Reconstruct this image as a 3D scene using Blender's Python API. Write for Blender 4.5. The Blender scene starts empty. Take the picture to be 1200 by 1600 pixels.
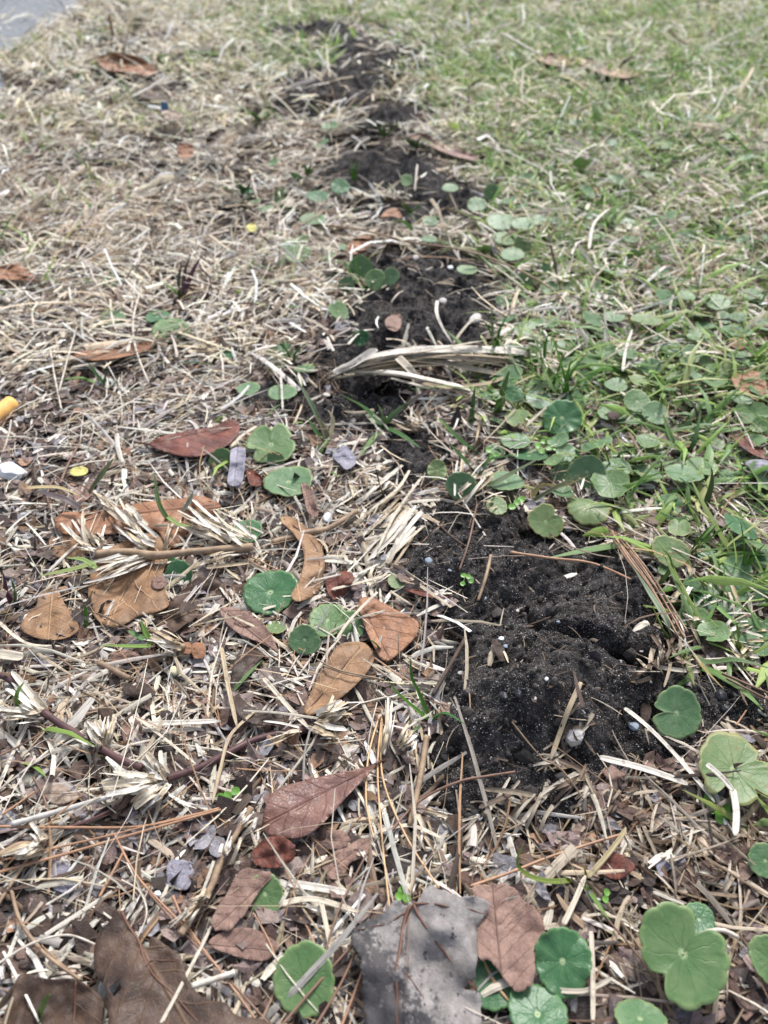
import bpy, math, random
import numpy as np
from mathutils import Vector
from mathutils.geometry import delaunay_2d_cdt

R = math.radians
rng = np.random.default_rng(7)
random.seed(7)
scene = bpy.context.scene
col = scene.collection

# ------------------------------------------------------------------ camera
CAM_H, PITCH, FPX = 0.36, 41.0, 1209.0          # camera height, downward tilt, focal length in photo pixels
cd = bpy.data.cameras.new("camera")
cam = bpy.data.objects.new("camera", cd); col.objects.link(cam)
cam.location = (0, 0, CAM_H)
cam.rotation_euler = (R(90 - PITCH), 0, 0)
cd.sensor_fit = 'VERTICAL'; cd.sensor_height = 36.0; cd.lens = 36.0 * FPX / 1600
cd.clip_start = 0.02; cd.clip_end = 300
cd.dof.use_dof = True; cd.dof.focus_distance = 0.425; cd.dof.aperture_fstop = cd.lens / 2.8
scene.camera = cam

# ------------------------------------------------------------------ light (overcast)
SUN_EL, SUN_AZ = 52.0, 20.0
w = bpy.data.worlds.new("World"); scene.world = w; w.use_nodes = True
wn = w.node_tree; wn.nodes.clear()
sky = wn.nodes.new('ShaderNodeTexSky'); sky.sky_type = 'NISHITA'; sky.sun_disc = False
sky.sun_elevation = R(SUN_EL); sky.sun_rotation = R(SUN_AZ); sky.dust_density = 3.0
hs = wn.nodes.new('ShaderNodeHueSaturation'); hs.inputs['Saturation'].default_value = 0.58
bg = wn.nodes.new('ShaderNodeBackground'); bg.inputs['Strength'].default_value = 0.125
wo = wn.nodes.new('ShaderNodeOutputWorld')
wn.links.new(sky.outputs[0], hs.inputs['Color']); wn.links.new(hs.outputs[0], bg.inputs['Color']); wn.links.new(bg.outputs[0], wo.inputs[0])
sd = bpy.data.lights.new("sun", 'SUN'); sd.energy = 2.1; sd.angle = R(12); sd.color = (1.0, 0.985, 0.96)
sun = bpy.data.objects.new("sun", sd); col.objects.link(sun)
sun.rotation_euler = (R(90 - SUN_EL), 0, R(180 - SUN_AZ)); sun.location = (0, 0, 5)
scene.view_settings.view_transform = 'Standard'; scene.view_settings.look = 'None'
scene.view_settings.gamma = 1.0; scene.view_settings.exposure = 1.06

# ------------------------------------------------------------------ noise and terrain
def _hash(ix, iy, s):
    n = (ix.astype(np.int64) * 374761393 + iy.astype(np.int64) * 668265263 + s * 974634777) & 0xffffffff
    n = ((n ^ (n >> 13)) * 1274126177) & 0xffffffff
    n = (n ^ (n >> 16)) & 0xffffff
    return n / float(0xffffff)
def vn(x, y, s=0):
    x = np.asarray(x, float); y = np.asarray(y, float)
    ix = np.floor(x); iy = np.floor(y); fx = x - ix; fy = y - iy
    fx = fx*fx*(3-2*fx); fy = fy*fy*(3-2*fy)
    a = _hash(ix, iy, s); b = _hash(ix+1, iy, s); c = _hash(ix, iy+1, s); d = _hash(ix+1, iy+1, s)
    return (a*(1-fx)+b*fx)*(1-fy) + (c*(1-fx)+d*fx)*fy
def fbm(x, y, s=0, o=4):
    t = 0; a = 1; n = 0
    for k in range(o):
        t = t + a*vn(x*2**k + 17.3*k, y*2**k + 9.1*k, s+k); n += a; a *= .5
    return t/n
def sst(a, b, x):
    t = np.clip((x-a)/(b-a), 0, 1); return t*t*(3-2*t)

cp, sp = math.cos(R(PITCH)), math.sin(R(PITCH))
def ray(px, py):                         # direction of the sight line through a photo pixel
    u = (np.asarray(px, float)-600)/FPX; v = (np.asarray(py, float)-800)/FPX
    return u, cp - v*sp, -sp - v*cp
def flat(px, py, z=0.0):                 # point at height z on that line
    dx, dy, dz = ray(px, py); t = (z-CAM_H)/dz
    return dx*t, dy*t
def to_px(x, y, z=0.0):                  # point -> photo pixel
    dz = z-CAM_H; d = y*cp - dz*sp; d = np.maximum(d, .02)
    return 600 + FPX*x/d, 800 - FPX*(y*sp + dz*cp)/d
def ppm(py, z=0.0):                      # photo pixels per metre at that row
    dx, dy, dz = ray(600, py); return FPX/((z-CAM_H)/dz)

# lumps of soil: (px, py, rx, ry in px, height m)
LUMPS = [(800,1100,110,80,.030),(905,1010,130,85,.028),(965,925,85,50,.018),(700,880,90,70,.018),(840,880,75,36,.017),
         (900,1120,120,60,.010),(760,800,70,40,.006),(1130,1100,110,45,.008),(760,1240,100,40,.004),
         (655,520,120,48,.024),(720,490,60,30,.016),(570,545,55,35,.008),
         (665,430,100,30,.018),(580,262,62,26,.030),(655,272,50,22,.022),(705,305,60,20,.020),
         (505,142,50,24,.040),(560,132,30,14,.024),(615,182,50,16,.034),(600,100,50,18,.042),(560,80,40,12,.026),(515,50,70,11,.036),(640,108,26,10,.022)]
LW = []
for (px, py, rx, ry, h) in LUMPS:
    zz = h*.7; x, y = flat(px, py, zz); x1, _ = flat(px+rx, py, zz); _, ya = flat(px, py-ry, zz); _, yb = flat(px, py+ry, zz)
    LW.append((float(x), float(y), float(x1-x), float(ya-yb)/2, h))
CRACK = [(826,935),(838,962),(850,985),(878,1000),(905,1004),(930,1012),(965,1018),(1012,1034)]
CW = [tuple(float(q) for q in flat(a, b, .02)) for a, b in CRACK]
def segdist(x, y, pts):
    d = np.full(np.shape(x), 9.0)
    for (ax, ay), (bx, by) in zip(pts[:-1], pts[1:]):
        ex, ey = bx-ax, by-ay; t = np.clip(((x-ax)*ex+(y-ay)*ey)/(ex*ex+ey*ey), 0, 1)
        d = np.minimum(d, np.hypot(x-ax-t*ex, y-ay-t*ey))
    return d
def lump(x, y):
    h = 0
    for (cx, cy, rx, ry, hh) in LW:
        r2 = ((x-cx)/rx)**2 + ((y-cy)/ry)**2
        h = h + hh*np.exp(-r2*1.1)
    return h
def base_h(x, y):
    return .010*(fbm(x*3.1+5, y*3.1, 3, 3)-.5)*sst(.0, .3, y+.2) + .003*(fbm(x*25, y*25, 8, 2)-.5)
def H(x, y):
    return base_h(x, y) + lump(x, y)
SOIL = [(860,1040,205,165),(730,850,120,100),(940,930,120,110),(840,1150,160,75),(780,1245,130,50),(1150,1090,120,48),(990,1130,120,60),
        (655,500,120,62),(575,550,60,40),(725,470,60,40),(660,420,105,38),(440,610,70,30),(520,570,50,30),
        (600,260,108,40),(705,305,72,27),(510,135,88,42),(462,160,40,22),(618,178,66,24),(598,92,80,32),(515,46,105,19),
        (560,640,100,34),(655,705,55,50),(610,335,60,20),(600,600,70,22),(590,765,40,26),(560,210,30,12)]
SW = []
for (px, py, rx, ry) in SOIL:
    zz = .014 if py < 320 else .007; x, y = flat(px, py, zz); x1, _ = flat(px+rx, py, zz); _, ya = flat(px, py-ry, zz); _, yb = flat(px, py+ry, zz)
    SW.append((float(x), float(y), float(x1-x), float(ya-yb)/2))
def soil_mask(x, y):                     # >0 in bare soil
    m = np.full(np.shape(x), -9.0)
    for (cx, cy, rx, ry) in SW:
        m = np.maximum(m, 1-np.sqrt(((x-cx)/rx)**2 + ((y-cy)/ry)**2))
    return m + .5*(fbm(x*38, y*38, 21, 3)-.5)
def soil_detail(x, y):
    """relief of loose soil: clods, pits and the crack"""
    m = soil_mask(x, y); k = sst(-.05, .25, m)
    big = np.abs(fbm(x*42, y*42, 51, 3)-.5)*2; clod = fbm(x*150, y*150, 52, 3)-.5; c2 = vn(x*75, y*75, 57)-.5
    z = k*(.014*(.33-big) + .007*clod + .006*c2)
    z = z + k*sst(.8, 1.4, y)*.026*(fbm(x*28, y*28, 58, 3)-.5)
    d = segdist(x, y, CW) + .007*(fbm(x*110, y*110, 61, 3)-.5)
    z = z - .018*np.exp(-(d/(.0016+.0030*fbm(x*60, y*60, 62, 2)))**2)
    cxs = np.array([c[0] for c in CW]); cys = np.array([c[1] for c in CW])
    yc = np.interp(x, cxs, cys); inx = sst(cxs[0]-.02, cxs[0]+.02, x)*sst(cxs[-1]+.03, cxs[-1]-.02, x)
    z = z + .0045*sst(-.0015, .002, y-yc+.004*(vn(x*90, y*90, 63)-.5))*np.exp(-((y-yc)/.035)**2)*inx*k      # the crack's far lip stands higher
    px_, py_ = PIT; z = z - .010*np.exp(-(((x-px_)/.008)**2+((y-py_)/.016)**2))*k
    return z
PIT = tuple(float(q) for q in flat(692, 1090, .01))
def at(px, py, lift=0.0):                # world point where a photo pixel meets the ground raised by lift
    z = np.linspace(.075, -.02, 380)+lift; x, y = flat(px, py, z); g = H(x, y)+soil_detail(x, y)+lift
    k = int(np.argmax(z <= g)); return Vector((float(x[k]), float(y[k]), float(z[k])))
def road_x(y):
    return np.interp(y, [-1, 0, .28, .34, .40, .45, .55, 1, 1.9, 2.75, 6, 40], [-.12, -.17, -.225, -.236, -.240, -.262, -.345, -.51, -.80, -.83, -1.3, -8]) + .03*(fbm(y*9, y*0+3, 5, 3)-.5)
RIDGE = ([-400, 60, 200, 300, 420, 560, 700, 830, 1000, 1250, 1700], [560, 600, 680, 740, 760, 790, 790, 960, 1060, 1240, 1290])
def green_field(x, y):
    px, py = to_px(x, y)
    g = sst(-120, 90, px - np.interp(py, *RIDGE) + 160*(fbm(x*9, y*9, 31, 3)-.5))
    g = np.maximum(g, .8*sst(230, 60, py)*sst(150, 520, px))
    return g
# ------------------------------------------------------------------ mesh helpers
def mesh_np(name, V, F, attrs=None, mat=None, smooth=True, parent=None):
    me = bpy.data.meshes.new(name)
    V = np.ascontiguousarray(V, np.float32); F = np.ascontiguousarray(F, np.int32); k = F.shape[1]
    me.vertices.add(len(V)); me.vertices.foreach_set('co', V.ravel())
    me.loops.add(F.size); me.loops.foreach_set('vertex_index', F.ravel())
    me.polygons.add(len(F)); me.polygons.foreach_set('loop_start', np.arange(0, F.size, k, dtype=np.int32))
    me.polygons.foreach_set('use_smooth', np.full(len(F), smooth))
    for n, a in (attrs or {}).items():
        a = np.asarray(a, np.float32)
        if a.shape[1] == 3: a = np.c_[a, np.ones(len(a), np.float32)]
        at_ = me.attributes.new(n, 'FLOAT_COLOR', 'POINT'); at_.data.foreach_set('color', np.ascontiguousarray(a, np.float32).ravel())
    me.update(calc_edges=True); me.validate()
    if mat: me.materials.append(mat)
    o = bpy.data.objects.new(name, me); col.objects.link(o)
    if parent: o.parent = parent
    return o
def tag(o, label=None, cat=None, group=None, kind=None):
    if label: o['label'] = label
    if cat: o['category'] = cat
    if group: o['group'] = group
    if kind: o['kind'] = kind
    return o
def empty(name, loc):
    o = bpy.data.objects.new(name, None); col.objects.link(o); o.location = loc; o.empty_display_size = .01
    return o

# ------------------------------------------------------------------ materials
def newmat(name):
    m = bpy.data.materials.new(name); m.use_nodes = True; nt = m.node_tree; nt.nodes.clear()
    out = nt.nodes.new('ShaderNodeOutputMaterial'); b = nt.nodes.new('ShaderNodeBsdfPrincipled')
    b.inputs['Specular IOR Level'].default_value = .27
    nt.links.new(b.outputs[0], out.inputs[0]); return m, nt, b, out
class N:
    def __init__(s, nt): s.nt = nt
    def lk(s, a, b): s.nt.links.new(a, b)
    def put(s, sock, v):
        if v is None: return
        if isinstance(v, bpy.types.NodeSocket): s.lk(v, sock)
        else: sock.default_value = v if not (isinstance(v, tuple) and len(v) == 3 and sock.type == 'RGBA') else (*v, 1)
    def math(s, op, a, b=None, c=None, clamp=False):
        n = s.nt.nodes.new('ShaderNodeMath'); n.operation = op; n.use_clamp = clamp
        s.put(n.inputs[0], a); s.put(n.inputs[1], b); s.put(n.inputs[2], c); return n.outputs[0]
    def mix(s, f, a, b, mode='MIX'):
        n = s.nt.nodes.new('ShaderNodeMix'); n.data_type = 'RGBA'; n.blend_type = mode
        s.put(n.inputs[0], f); s.put(n.inputs[6], a); s.put(n.inputs[7], b); return n.outputs[2]
    def noise(s, vec, scale, detail=3, rough=.55):
        n = s.nt.nodes.new('ShaderNodeTexNoise'); s.put(n.inputs['Vector'], vec); n.inputs['Scale'].default_value = scale
        n.inputs['Detail'].default_value = detail; n.inputs['Roughness'].default_value = rough; return n.outputs[0]
    def vor(s, vec, scale, feat='F1', out=0):
        n = s.nt.nodes.new('ShaderNodeTexVoronoi'); n.feature = feat; s.put(n.inputs['Vector'], vec); n.inputs['Scale'].default_value = scale
        return n.outputs[out]
    def ramp(s, f, *stops):
        n = s.nt.nodes.new('ShaderNodeValToRGB'); s.put(n.inputs[0], f); e = n.color_ramp.elements
        while len(e) < len(stops): e.new(.5)
        for i, (p, c) in enumerate(stops):
            e[i].position = p; e[i].color = (*c, 1) if isinstance(c, tuple) else (c, c, c, 1)
        return n.outputs[0]
    def attr(s, name):
        n = s.nt.nodes.new('ShaderNodeAttribute'); n.attribute_name = name; return n.outputs['Color'], n.outputs['Vector']
    def sep(s, v):
        n = s.nt.nodes.new('ShaderNodeSeparateXYZ'); s.lk(v, n.inputs[0]); return n.outputs
    def comb(s, x, y, z=0.0):
        n = s.nt.nodes.new('ShaderNodeCombineXYZ'); s.put(n.inputs[0], x); s.put(n.inputs[1], y); s.put(n.inputs[2], z); return n.outputs[0]
    def pos(s): return s.nt.nodes.new('ShaderNodeNewGeometry').outputs['Position']
    def rnd(s): return s.nt.nodes.new('ShaderNodeObjectInfo').outputs['Random']
    def bump(s, h, strength, dist):
        n = s.nt.nodes.new('ShaderNodeBump'); s.put(n.inputs['Height'], h); n.inputs['Strength'].default_value = strength; n.inputs['Distance'].default_value = dist
        return n.outputs[0]

def thin(n, b, out, color, amount):       # light passing through a thin leaf
    t = n.nt.nodes.new('ShaderNodeBsdfTranslucent'); n.put(t.inputs[0], color)
    m = n.nt.nodes.new('ShaderNodeMixShader'); m.inputs[0].default_value = amount
    n.lk(b.outputs[0], m.inputs[1]); n.lk(t.outputs[0], m.inputs[2]); n.lk(m.outputs[0], out.inputs[0])

def mat_straw(name, green=False):
    m, nt, b, out = newmat(name); n = N(nt)
    tint, _ = n.attr('tint'); _, st = n.attr('st')
    x, y, z = n.sep(st)
    v = n.comb(n.math('MULTIPLY', x, 5.0), n.math('MULTIPLY', y, 60.0 if not green else 40.), n.math('MULTIPLY', z, 900.0))
    f = n.noise(v, 1.3, 3, .65)
    blot = n.noise(n.pos(), 240, 3, .6)
    c = n.mix(1.0, tint, n.ramp(f, (.30, .50 if not green else .75), (.52, .95), (.72, 1.18)), 'MULTIPLY')
    c = n.mix(n.ramp(blot, (.54, 0.), (.70, .50 if not green else .12)), c, (.10, .075, .055))
    n.put(b.inputs['Base Color'], c)
    b.inputs['Roughness'].default_value = .62 if not green else .42
    n.put(b.inputs['Normal'], n.bump(f, .5, .0004))
    thin(n, b, out, c, .20 if not green else .32)
    return m
M_STRAW = mat_straw('dry_straw'); M_GRASS = mat_straw('green_blade', True)

def mat_frag():
    m, nt, b, out = newmat('leaf_crumbs'); n = N(nt); tint, _ = n.attr('tint')
    f = n.noise(n.pos(), 420, 4, .65); e = n.vor(n.pos(), 900, 'DISTANCE_TO_EDGE')
    c = n.mix(1.0, tint, n.ramp(f, (.3, .55), (.7, 1.2)), 'MULTIPLY')
    n.put(b.inputs['Base Color'], c); b.inputs['Roughness'].default_value = .6
    n.put(b.inputs['Normal'], n.bump(n.math('ADD', f, e), .6, .0006)); return m
M_FRAG = mat_frag()

def mat_soil(name, wet=1.0):
    m, nt, b, out = newmat(name); n = N(nt); p = n.pos()
    f = n.noise(p, 95, 6, .75); g = n.noise(p, 850, 4, .75); s = n.vor(p, 1250, 'F1', 0); sc = n.vor(p, 1250, 'F1', 1)
    c = n.ramp(f, (.34, (.014, .0125, .0125)), (.50, (.048, .043, .041)), (.66, (.115, .105, .102)))
    c = n.mix(1.0, c, n.ramp(g, (.30, .45), (.7, 1.5)), 'MULTIPLY')
    pick = n.sep(sc)[0]
    grain = n.math('MULTIPLY', n.ramp(s, (.30, 1.), (.45, 0.)), n.ramp(pick, (.66, 0.), (.72, 1.)))
    patch = n.ramp(n.noise(p, 34, 3, .6), (.36, .10), (.56, 1.))
    grain = n.math('MULTIPLY', grain, patch)
    c = n.mix(grain, c, n.mix(n.sep(sc)[1], (.20, .185, .18), (.48, .46, .45)))
    n.put(b.inputs['Base Color'], c); b.inputs['Roughness'].default_value = .85; b.inputs['Specular IOR Level'].default_value = .15
    h = n.math('ADD', n.math('MULTIPLY', g, 1.0), n.math('MULTIPLY', n.math('SUBTRACT', 1.0, s), .5))
    n.put(b.inputs['Normal'], n.bump(h, 1.0, .0026)); return m
M_SOIL = mat_soil('black_sandy_soil')

def mat_ground():
    m, nt, b, out = newmat('dark_earth_and_thatch'); n = N(nt); p = n.pos()
    f = n.noise(p, 90, 5, .7); far = n.noise(p, 9, 6, .7)
    c = n.ramp(f, (.35, (.010, .008, .007)), (.5, (.022, .016, .013)), (.65, (.06, .044, .033)))
    y = n.sep(p)[1]
    turf = n.ramp(far, (.35, (.06, .085, .03)), (.5, (.22, .19, .11)), (.65, (.36, .30, .19)))
    k = n.math('MULTIPLY', n.math('SUBTRACT', y, 2.2), .5, clamp=True)
    c = n.mix(k, c, turf)
    n.put(b.inputs['Base Color'], c); b.inputs['Roughness'].default_value = .9
    n.put(b.inputs['Normal'], n.bump(f, 1.0, .003)); return m
M_GROUND = mat_ground()
def mat_asphalt():
    m, nt, b, out = newmat('worn_grey_asphalt'); n = N(nt); p = n.pos()
    s = n.vor(p, 260, 'F1', 0); sc = n.vor(p, 260, 'F1', 1); f = n.noise(p, 1200, 3)
    c = n.mix(n.sep(sc)[0], (.10, .115, .13), (.42, .45, .50))
    c = n.mix(n.ramp(s, (.35, 0.), (.6, 1.)), c, (.045, .047, .052))
    n.put(b.inputs['Base Color'], c); b.inputs['Roughness'].default_value = .45
    n.put(b.inputs['Normal'], n.bump(n.math('ADD', n.math('SUBTRACT', 1., s), n.math('MULTIPLY', f, .3)), 1., .003)); return m
M_ASPH = mat_asphalt()

def mat_leaf(name, ca, cb, cv, veins=7.0, blot=.5, spot=(.05,.035,.03), spotamt=0.25, rough=.5, fine=34.0, back=.08, mottle=0):
    """dead leaf: two-tone body, midrib and side veins from leaf coordinates (lc), specks"""
    m, nt, b, out = newmat(name); n = N(nt); _, lc = n.attr('lc')
    u, v, _z = n.sep(lc); av = n.math('ABSOLUTE', v); r = n.rnd()
    vec = n.comb(n.math('ADD', u, n.math('MULTIPLY', r, 7.)), v, r)
    f = n.noise(vec, 4.5, 5, .62); g = n.noise(vec, 26, 4, .7)
    wob = n.math('MULTIPLY', n.math('SUBTRACT', n.noise(vec, 5, 2), .5), .10)
    mid = n.ramp(n.math('ADD', av, n.math('MULTIPLY', u, .004)), (.006, 1.), (.016, 0.))
    s = n.math('ADD', n.math('SUBTRACT', u, n.math('MULTIPLY', av, .85)), wob)
    fr = n.math('ABSOLUTE', n.math('SUBTRACT', n.math('FRACT', n.math('MULTIPLY', s, veins)), .5))
    side = n.math('MULTIPLY', n.ramp(fr, (.015, 1.), (.055, 0.)), n.ramp(av, (.25, 1.), (.45, .2)))
    net = n.ramp(n.vor(vec, fine, 'DISTANCE_TO_EDGE'), (.0, 1.), (.09, 0.))
    c = n.mix(n.ramp(f, (.38, 0.), (.62, 1.)), ca, cb)
    c = n.mix(1.0, c, n.ramp(g, (.3, .72), (.7, 1.15)), 'MULTIPLY')
    c = n.mix(n.math('MULTIPLY', net, .16), c, cv)
    vm = n.math('MAXIMUM', mid, n.math('MULTIPLY', side, .55)); c = n.mix(n.math('MULTIPLY', vm, .75), c, cv)
    sp_ = n.ramp(n.noise(vec, 13, 4, .75), (.60, 0.), (.66, 1.)); c = n.mix(n.math('MULTIPLY', sp_, spotamt), c, spot)
    if mottle:                            # black mould spreading in ragged patches
        mm = n.math('ADD', n.noise(vec, 9.5, 8, .78), n.math('MULTIPLY', n.math('SUBTRACT', u, .50), .32))
        mm = n.math('ADD', mm, n.math('MULTIPLY', v, -.42))
        c = n.mix(n.math('MULTIPLY', n.ramp(mm, (.455, 0.), (.53, 1.)), .85), c, spot)
    dots = n.ramp(n.vor(vec, 60), (.08, 1.), (.14, 0.)); c = n.mix(n.math('MULTIPLY', dots, .35), c, (.35, .31, .27))
    n.put(b.inputs['Base Color'], c); b.inputs['Roughness'].default_value = rough
    h = n.math('ADD', n.math('ADD', n.math('MULTIPLY', vm, 1.0), n.math('MULTIPLY', net, .12)), n.math('MULTIPLY', f, 1.6))
    n.put(b.inputs['Normal'], n.bump(h, .55, .0012)); thin(n, b, out, c, back); return m
LM = {
 'tan':    mat_leaf('tan_leaf', (.31,.175,.090), (.19,.11,.062), (.42,.27,.15), 5),
 'orange': mat_leaf('orange_brown_leaf', (.36,.18,.095), (.24,.12,.07), (.15,.07,.045), 6),
 'red':    mat_leaf('red_brown_leaf', (.22,.115,.088), (.14,.072,.060), (.10,.04,.035), 6, rough=.38),
 'rust':   mat_leaf('rusty_red_leaf', (.20,.065,.042), (.10,.036,.028), (.08,.03,.02), 7, rough=.34, spotamt=.5),
 'brown':  mat_leaf('dark_brown_leaf', (.095,.058,.040), (.045,.029,.023), (.14,.085,.052), 6, spotamt=.4),
 'dark':   mat_leaf('blackish_brown_leaf', (.075,.048,.036), (.035,.024,.02), (.10,.065,.045), 6, spotamt=.5),
 'pinkish':mat_leaf('dusty_pink_brown_leaf', (.30,.19,.15), (.19,.115,.092), (.12,.07,.055), 6, spotamt=.3, rough=.6),
 'grey':   mat_leaf('grey_speckled_leaf', (.27,.25,.24), (.15,.138,.132), (.15,.11,.09), 0.0, spot=(.030,.028,.032), spotamt=.9, rough=.7, mottle=1),
 'mauve':  mat_leaf('lavender_grey_leaf', (.33,.32,.38), (.22,.21,.25), (.18,.16,.19), 4, spotamt=.15, rough=.6),
 'pale':   mat_leaf('pale_papery_leaf', (.42,.33,.26), (.30,.23,.18), (.22,.15,.11), 5, rough=.6),
 'yellow': mat_leaf('yellow_petal', (.62,.57,.20), (.50,.45,.14), (.5,.45,.15), 0., spotamt=0.),
}
def mat_penny(name, ca, cb, edge, browning=.15, rough=.42):
    m, nt, b, out = newmat(name); n = N(nt); _, lc = n.attr('lc'); x, y, _z = n.sep(lc); r = n.rnd()
    rad = n.math('SQRT', n.math('ADD', n.math('MULTIPLY', x, x), n.math('MULTIPLY', y, y)))
    th = n.math('ARCTAN2', y, x)
    vec = n.comb(n.math('ADD', x, n.math('MULTIPLY', r, 9.)), y, r)
    wob = n.math('MULTIPLY', n.math('SUBTRACT', n.noise(vec, 3, 2), .5), 1.3)
    ang = n.math('ADD', n.math('MULTIPLY', th, 11/(2*math.pi)), n.math('MULTIPLY', wob, rad))
    fr = n.math('ABSOLUTE', n.math('SUBTRACT', n.math('FRACT', ang), .5))
    wid = n.math('DIVIDE', .009, n.math('ADD', rad, .08))
    vein = n.ramp(n.math('SUBTRACT', fr, wid), (.0, 1.), (.05, 0.))
    vein = n.math('MULTIPLY', vein, n.ramp(rad, (.05, 1.), (.85, .25)))
    net = n.ramp(n.vor(vec, 7, 'DISTANCE_TO_EDGE'), (.0, 1.), (.06, 0.))
    f = n.noise(vec, 2.2, 4, .6)
    c = n.mix(n.ramp(f, (.38, 0.), (.62, 1.)), ca, cb)
    c = n.mix(n.math('MULTIPLY', vein, .30), c, tuple(q*.45 for q in ca))
    c = n.mix(n.math('MULTIPLY', net, .14), c, tuple(q*1.7 for q in ca))
    em = n.ramp(n.math('ADD', rad, n.math('MULTIPLY', n.math('SUBTRACT', f, .5), .3)), (.86, 0.), (1.0, .65)); c = n.mix(em, c, edge)
    br = n.ramp(n.noise(vec, 3.4, 4, .7), (.62, 0.), (.67, 1.)); c = n.mix(n.math('MULTIPLY', br, browning), c, (.22, .12, .05))
    dots = n.ramp(n.vor(vec, 9), (.07, 1.), (.12, 0.)); c = n.mix(n.math('MULTIPLY', dots, .35), c, (.25, .30, .18))
    c = n.mix(n.ramp(rad, (.07, .85), (.13, 0.)), c, (.34, .44, .24))
    n.put(b.inputs['Base Color'], c); b.inputs['Roughness'].default_value = rough
    h = n.math('SUBTRACT', n.math('MULTIPLY', f, 1.3), n.math('MULTIPLY', vein, .5)); n.put(b.inputs['Normal'], n.bump(h, .6, .0008))
    thin(n, b, out, n.mix(.5, c, (.15, .30, .04)), .12); return m
PM = {
 'fresh': mat_penny('green_pennywort', (.085,.160,.060), (.120,.190,.080), (.22,.29,.12), .12),
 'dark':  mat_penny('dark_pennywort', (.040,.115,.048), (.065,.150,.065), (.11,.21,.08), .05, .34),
 'blue':  mat_penny('bluish_pennywort', (.080,.160,.070), (.120,.195,.098), (.22,.28,.12), .18),
 'old':   mat_penny('yellowing_pennywort', (.110,.175,.070), (.150,.200,.085), (.30,.26,.10), .65),
}
def mat_plain(name, c, c2=None, scale=300, rough=.6, bump=.0004, sss=0):
    m, nt, b, out = newmat(name); n = N(nt); tc = nt.nodes.new('ShaderNodeTexCoord').outputs['Object']
    f = n.noise(tc, scale, 4, .65); c2 = c2 or tuple(q*.6 for q in c)
    n.put(b.inputs['Base Color'], n.mix(n.ramp(f, (.35, 0.), (.65, 1.)), c, c2)); b.inputs['Roughness'].default_value = rough
    n.put(b.inputs['Normal'], n.bump(f, .7, bump)); return m
MP = {
 'needle': mat_plain('orange_brown_needle', (.40,.235,.14), (.27,.15,.095), 90, .45),
 'needle2': mat_plain('dull_brown_needle', (.21,.125,.085), (.13,.075,.055), 90, .5),
 'gold': mat_plain('golden_needle', (.58,.39,.21), (.46,.29,.16), 90, .45),
 'stem_red': mat_plain('purplish_brown_stem', (.105,.052,.050), (.055,.030,.032), 120, .45),
 'stem_tan': mat_plain('tan_stem', (.33,.24,.155), (.19,.125,.085), 150, .6),
 'stem_grey': mat_plain('weathered_grey_stem', (.50,.48,.45), (.32,.29,.26), 160, .65),
 'twig': mat_plain('dark_twig_bark', (.085,.058,.045), (.05,.035,.028), 220, .75, .0008),
 'white_stem': mat_plain('bleached_white_stem', (.58,.53,.46), (.36,.31,.25), 150, .55),
 'petiole': mat_plain('pale_green_stalk', (.22,.30,.11), (.30,.27,.16), 120, .45),
 'petiole_dead': mat_plain('brown_leaf_stalk', (.13,.065,.045), (.09,.045,.03), 120, .5),
 'root': mat_plain('thin_root_fibre', (.20,.14,.10), (.10,.07,.05), 150, .7),
 'stone_white': mat_plain('white_stone', (.70,.71,.72), (.50,.52,.55), 130, .6, .0008),
 'stone_grey': mat_plain('rough_grey_stone', (.50,.47,.45), (.36,.335,.32), 260, .7, .0012),
 'stone_blue': mat_plain('bluish_grey_stone', (.27,.32,.38), (.18,.21,.25), 260, .5, .0008),
 'stone_black': mat_plain('black_stone', (.022,.024,.030), (.012,.012,.016), 300, .35, .0006),
 'quartz': mat_plain('yellowish_quartz', (.40,.32,.17), (.52,.50,.46), 90, .35, .0006),
 'seed': mat_plain('pale_yellow_seed', (.62,.58,.40), (.45,.40,.25), 160, .4),
 'filter': mat_plain('orange_cork_paper', (.72,.42,.12), (.58,.33,.10), 420, .6),
 'filter_end': mat_plain('cellulose_filter_end', (.75,.68,.52), (.60,.52,.38), 500, .8),
 'blue_plastic': mat_plain('blue_plastic', (.06,.13,.22), (.05,.10,.17), 200, .35),
 'clover': mat_plain('bright_green_leaflet', (.14,.30,.05), (.09,.22,.04), 120, .4),
}
# ------------------------------------------------------------------ setting: ground, road, soil
def axis(a, b, fine, outer):
    c = np.arange(a, b+1e-9, fine); lo = a - np.geomspace(fine, outer, 26); hi = b + np.geomspace(fine, outer, 26)
    return np.r_[lo[::-1], c, hi]
def grid(xs, ys):
    X, Y = np.meshgrid(xs, ys); nx, ny = len(xs), len(ys)
    i = np.arange(nx*ny).reshape(ny, nx)
    F = np.stack([i[:-1, :-1], i[:-1, 1:], i[1:, 1:], i[1:, :-1]], -1).reshape(-1, 4)
    return X.ravel(), Y.ravel(), F
x, y, F = grid(axis(-1.6, 1.6, .008, 60), axis(-.3, 3.2, .008, 80))
z = H(x, y) + .0015*(fbm(x*160, y*160, 40, 2)-.5)
sm = soil_mask(x, y); z -= .0035*sst(-.1, .15, sm) + .02*sst(.08, .3, sm)
z -= .004*sst(.02, -.02, x-road_x(y))
tag(mesh_np('ground', np.c_[x, y, z], F, mat=M_GROUND), kind='structure')

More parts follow.
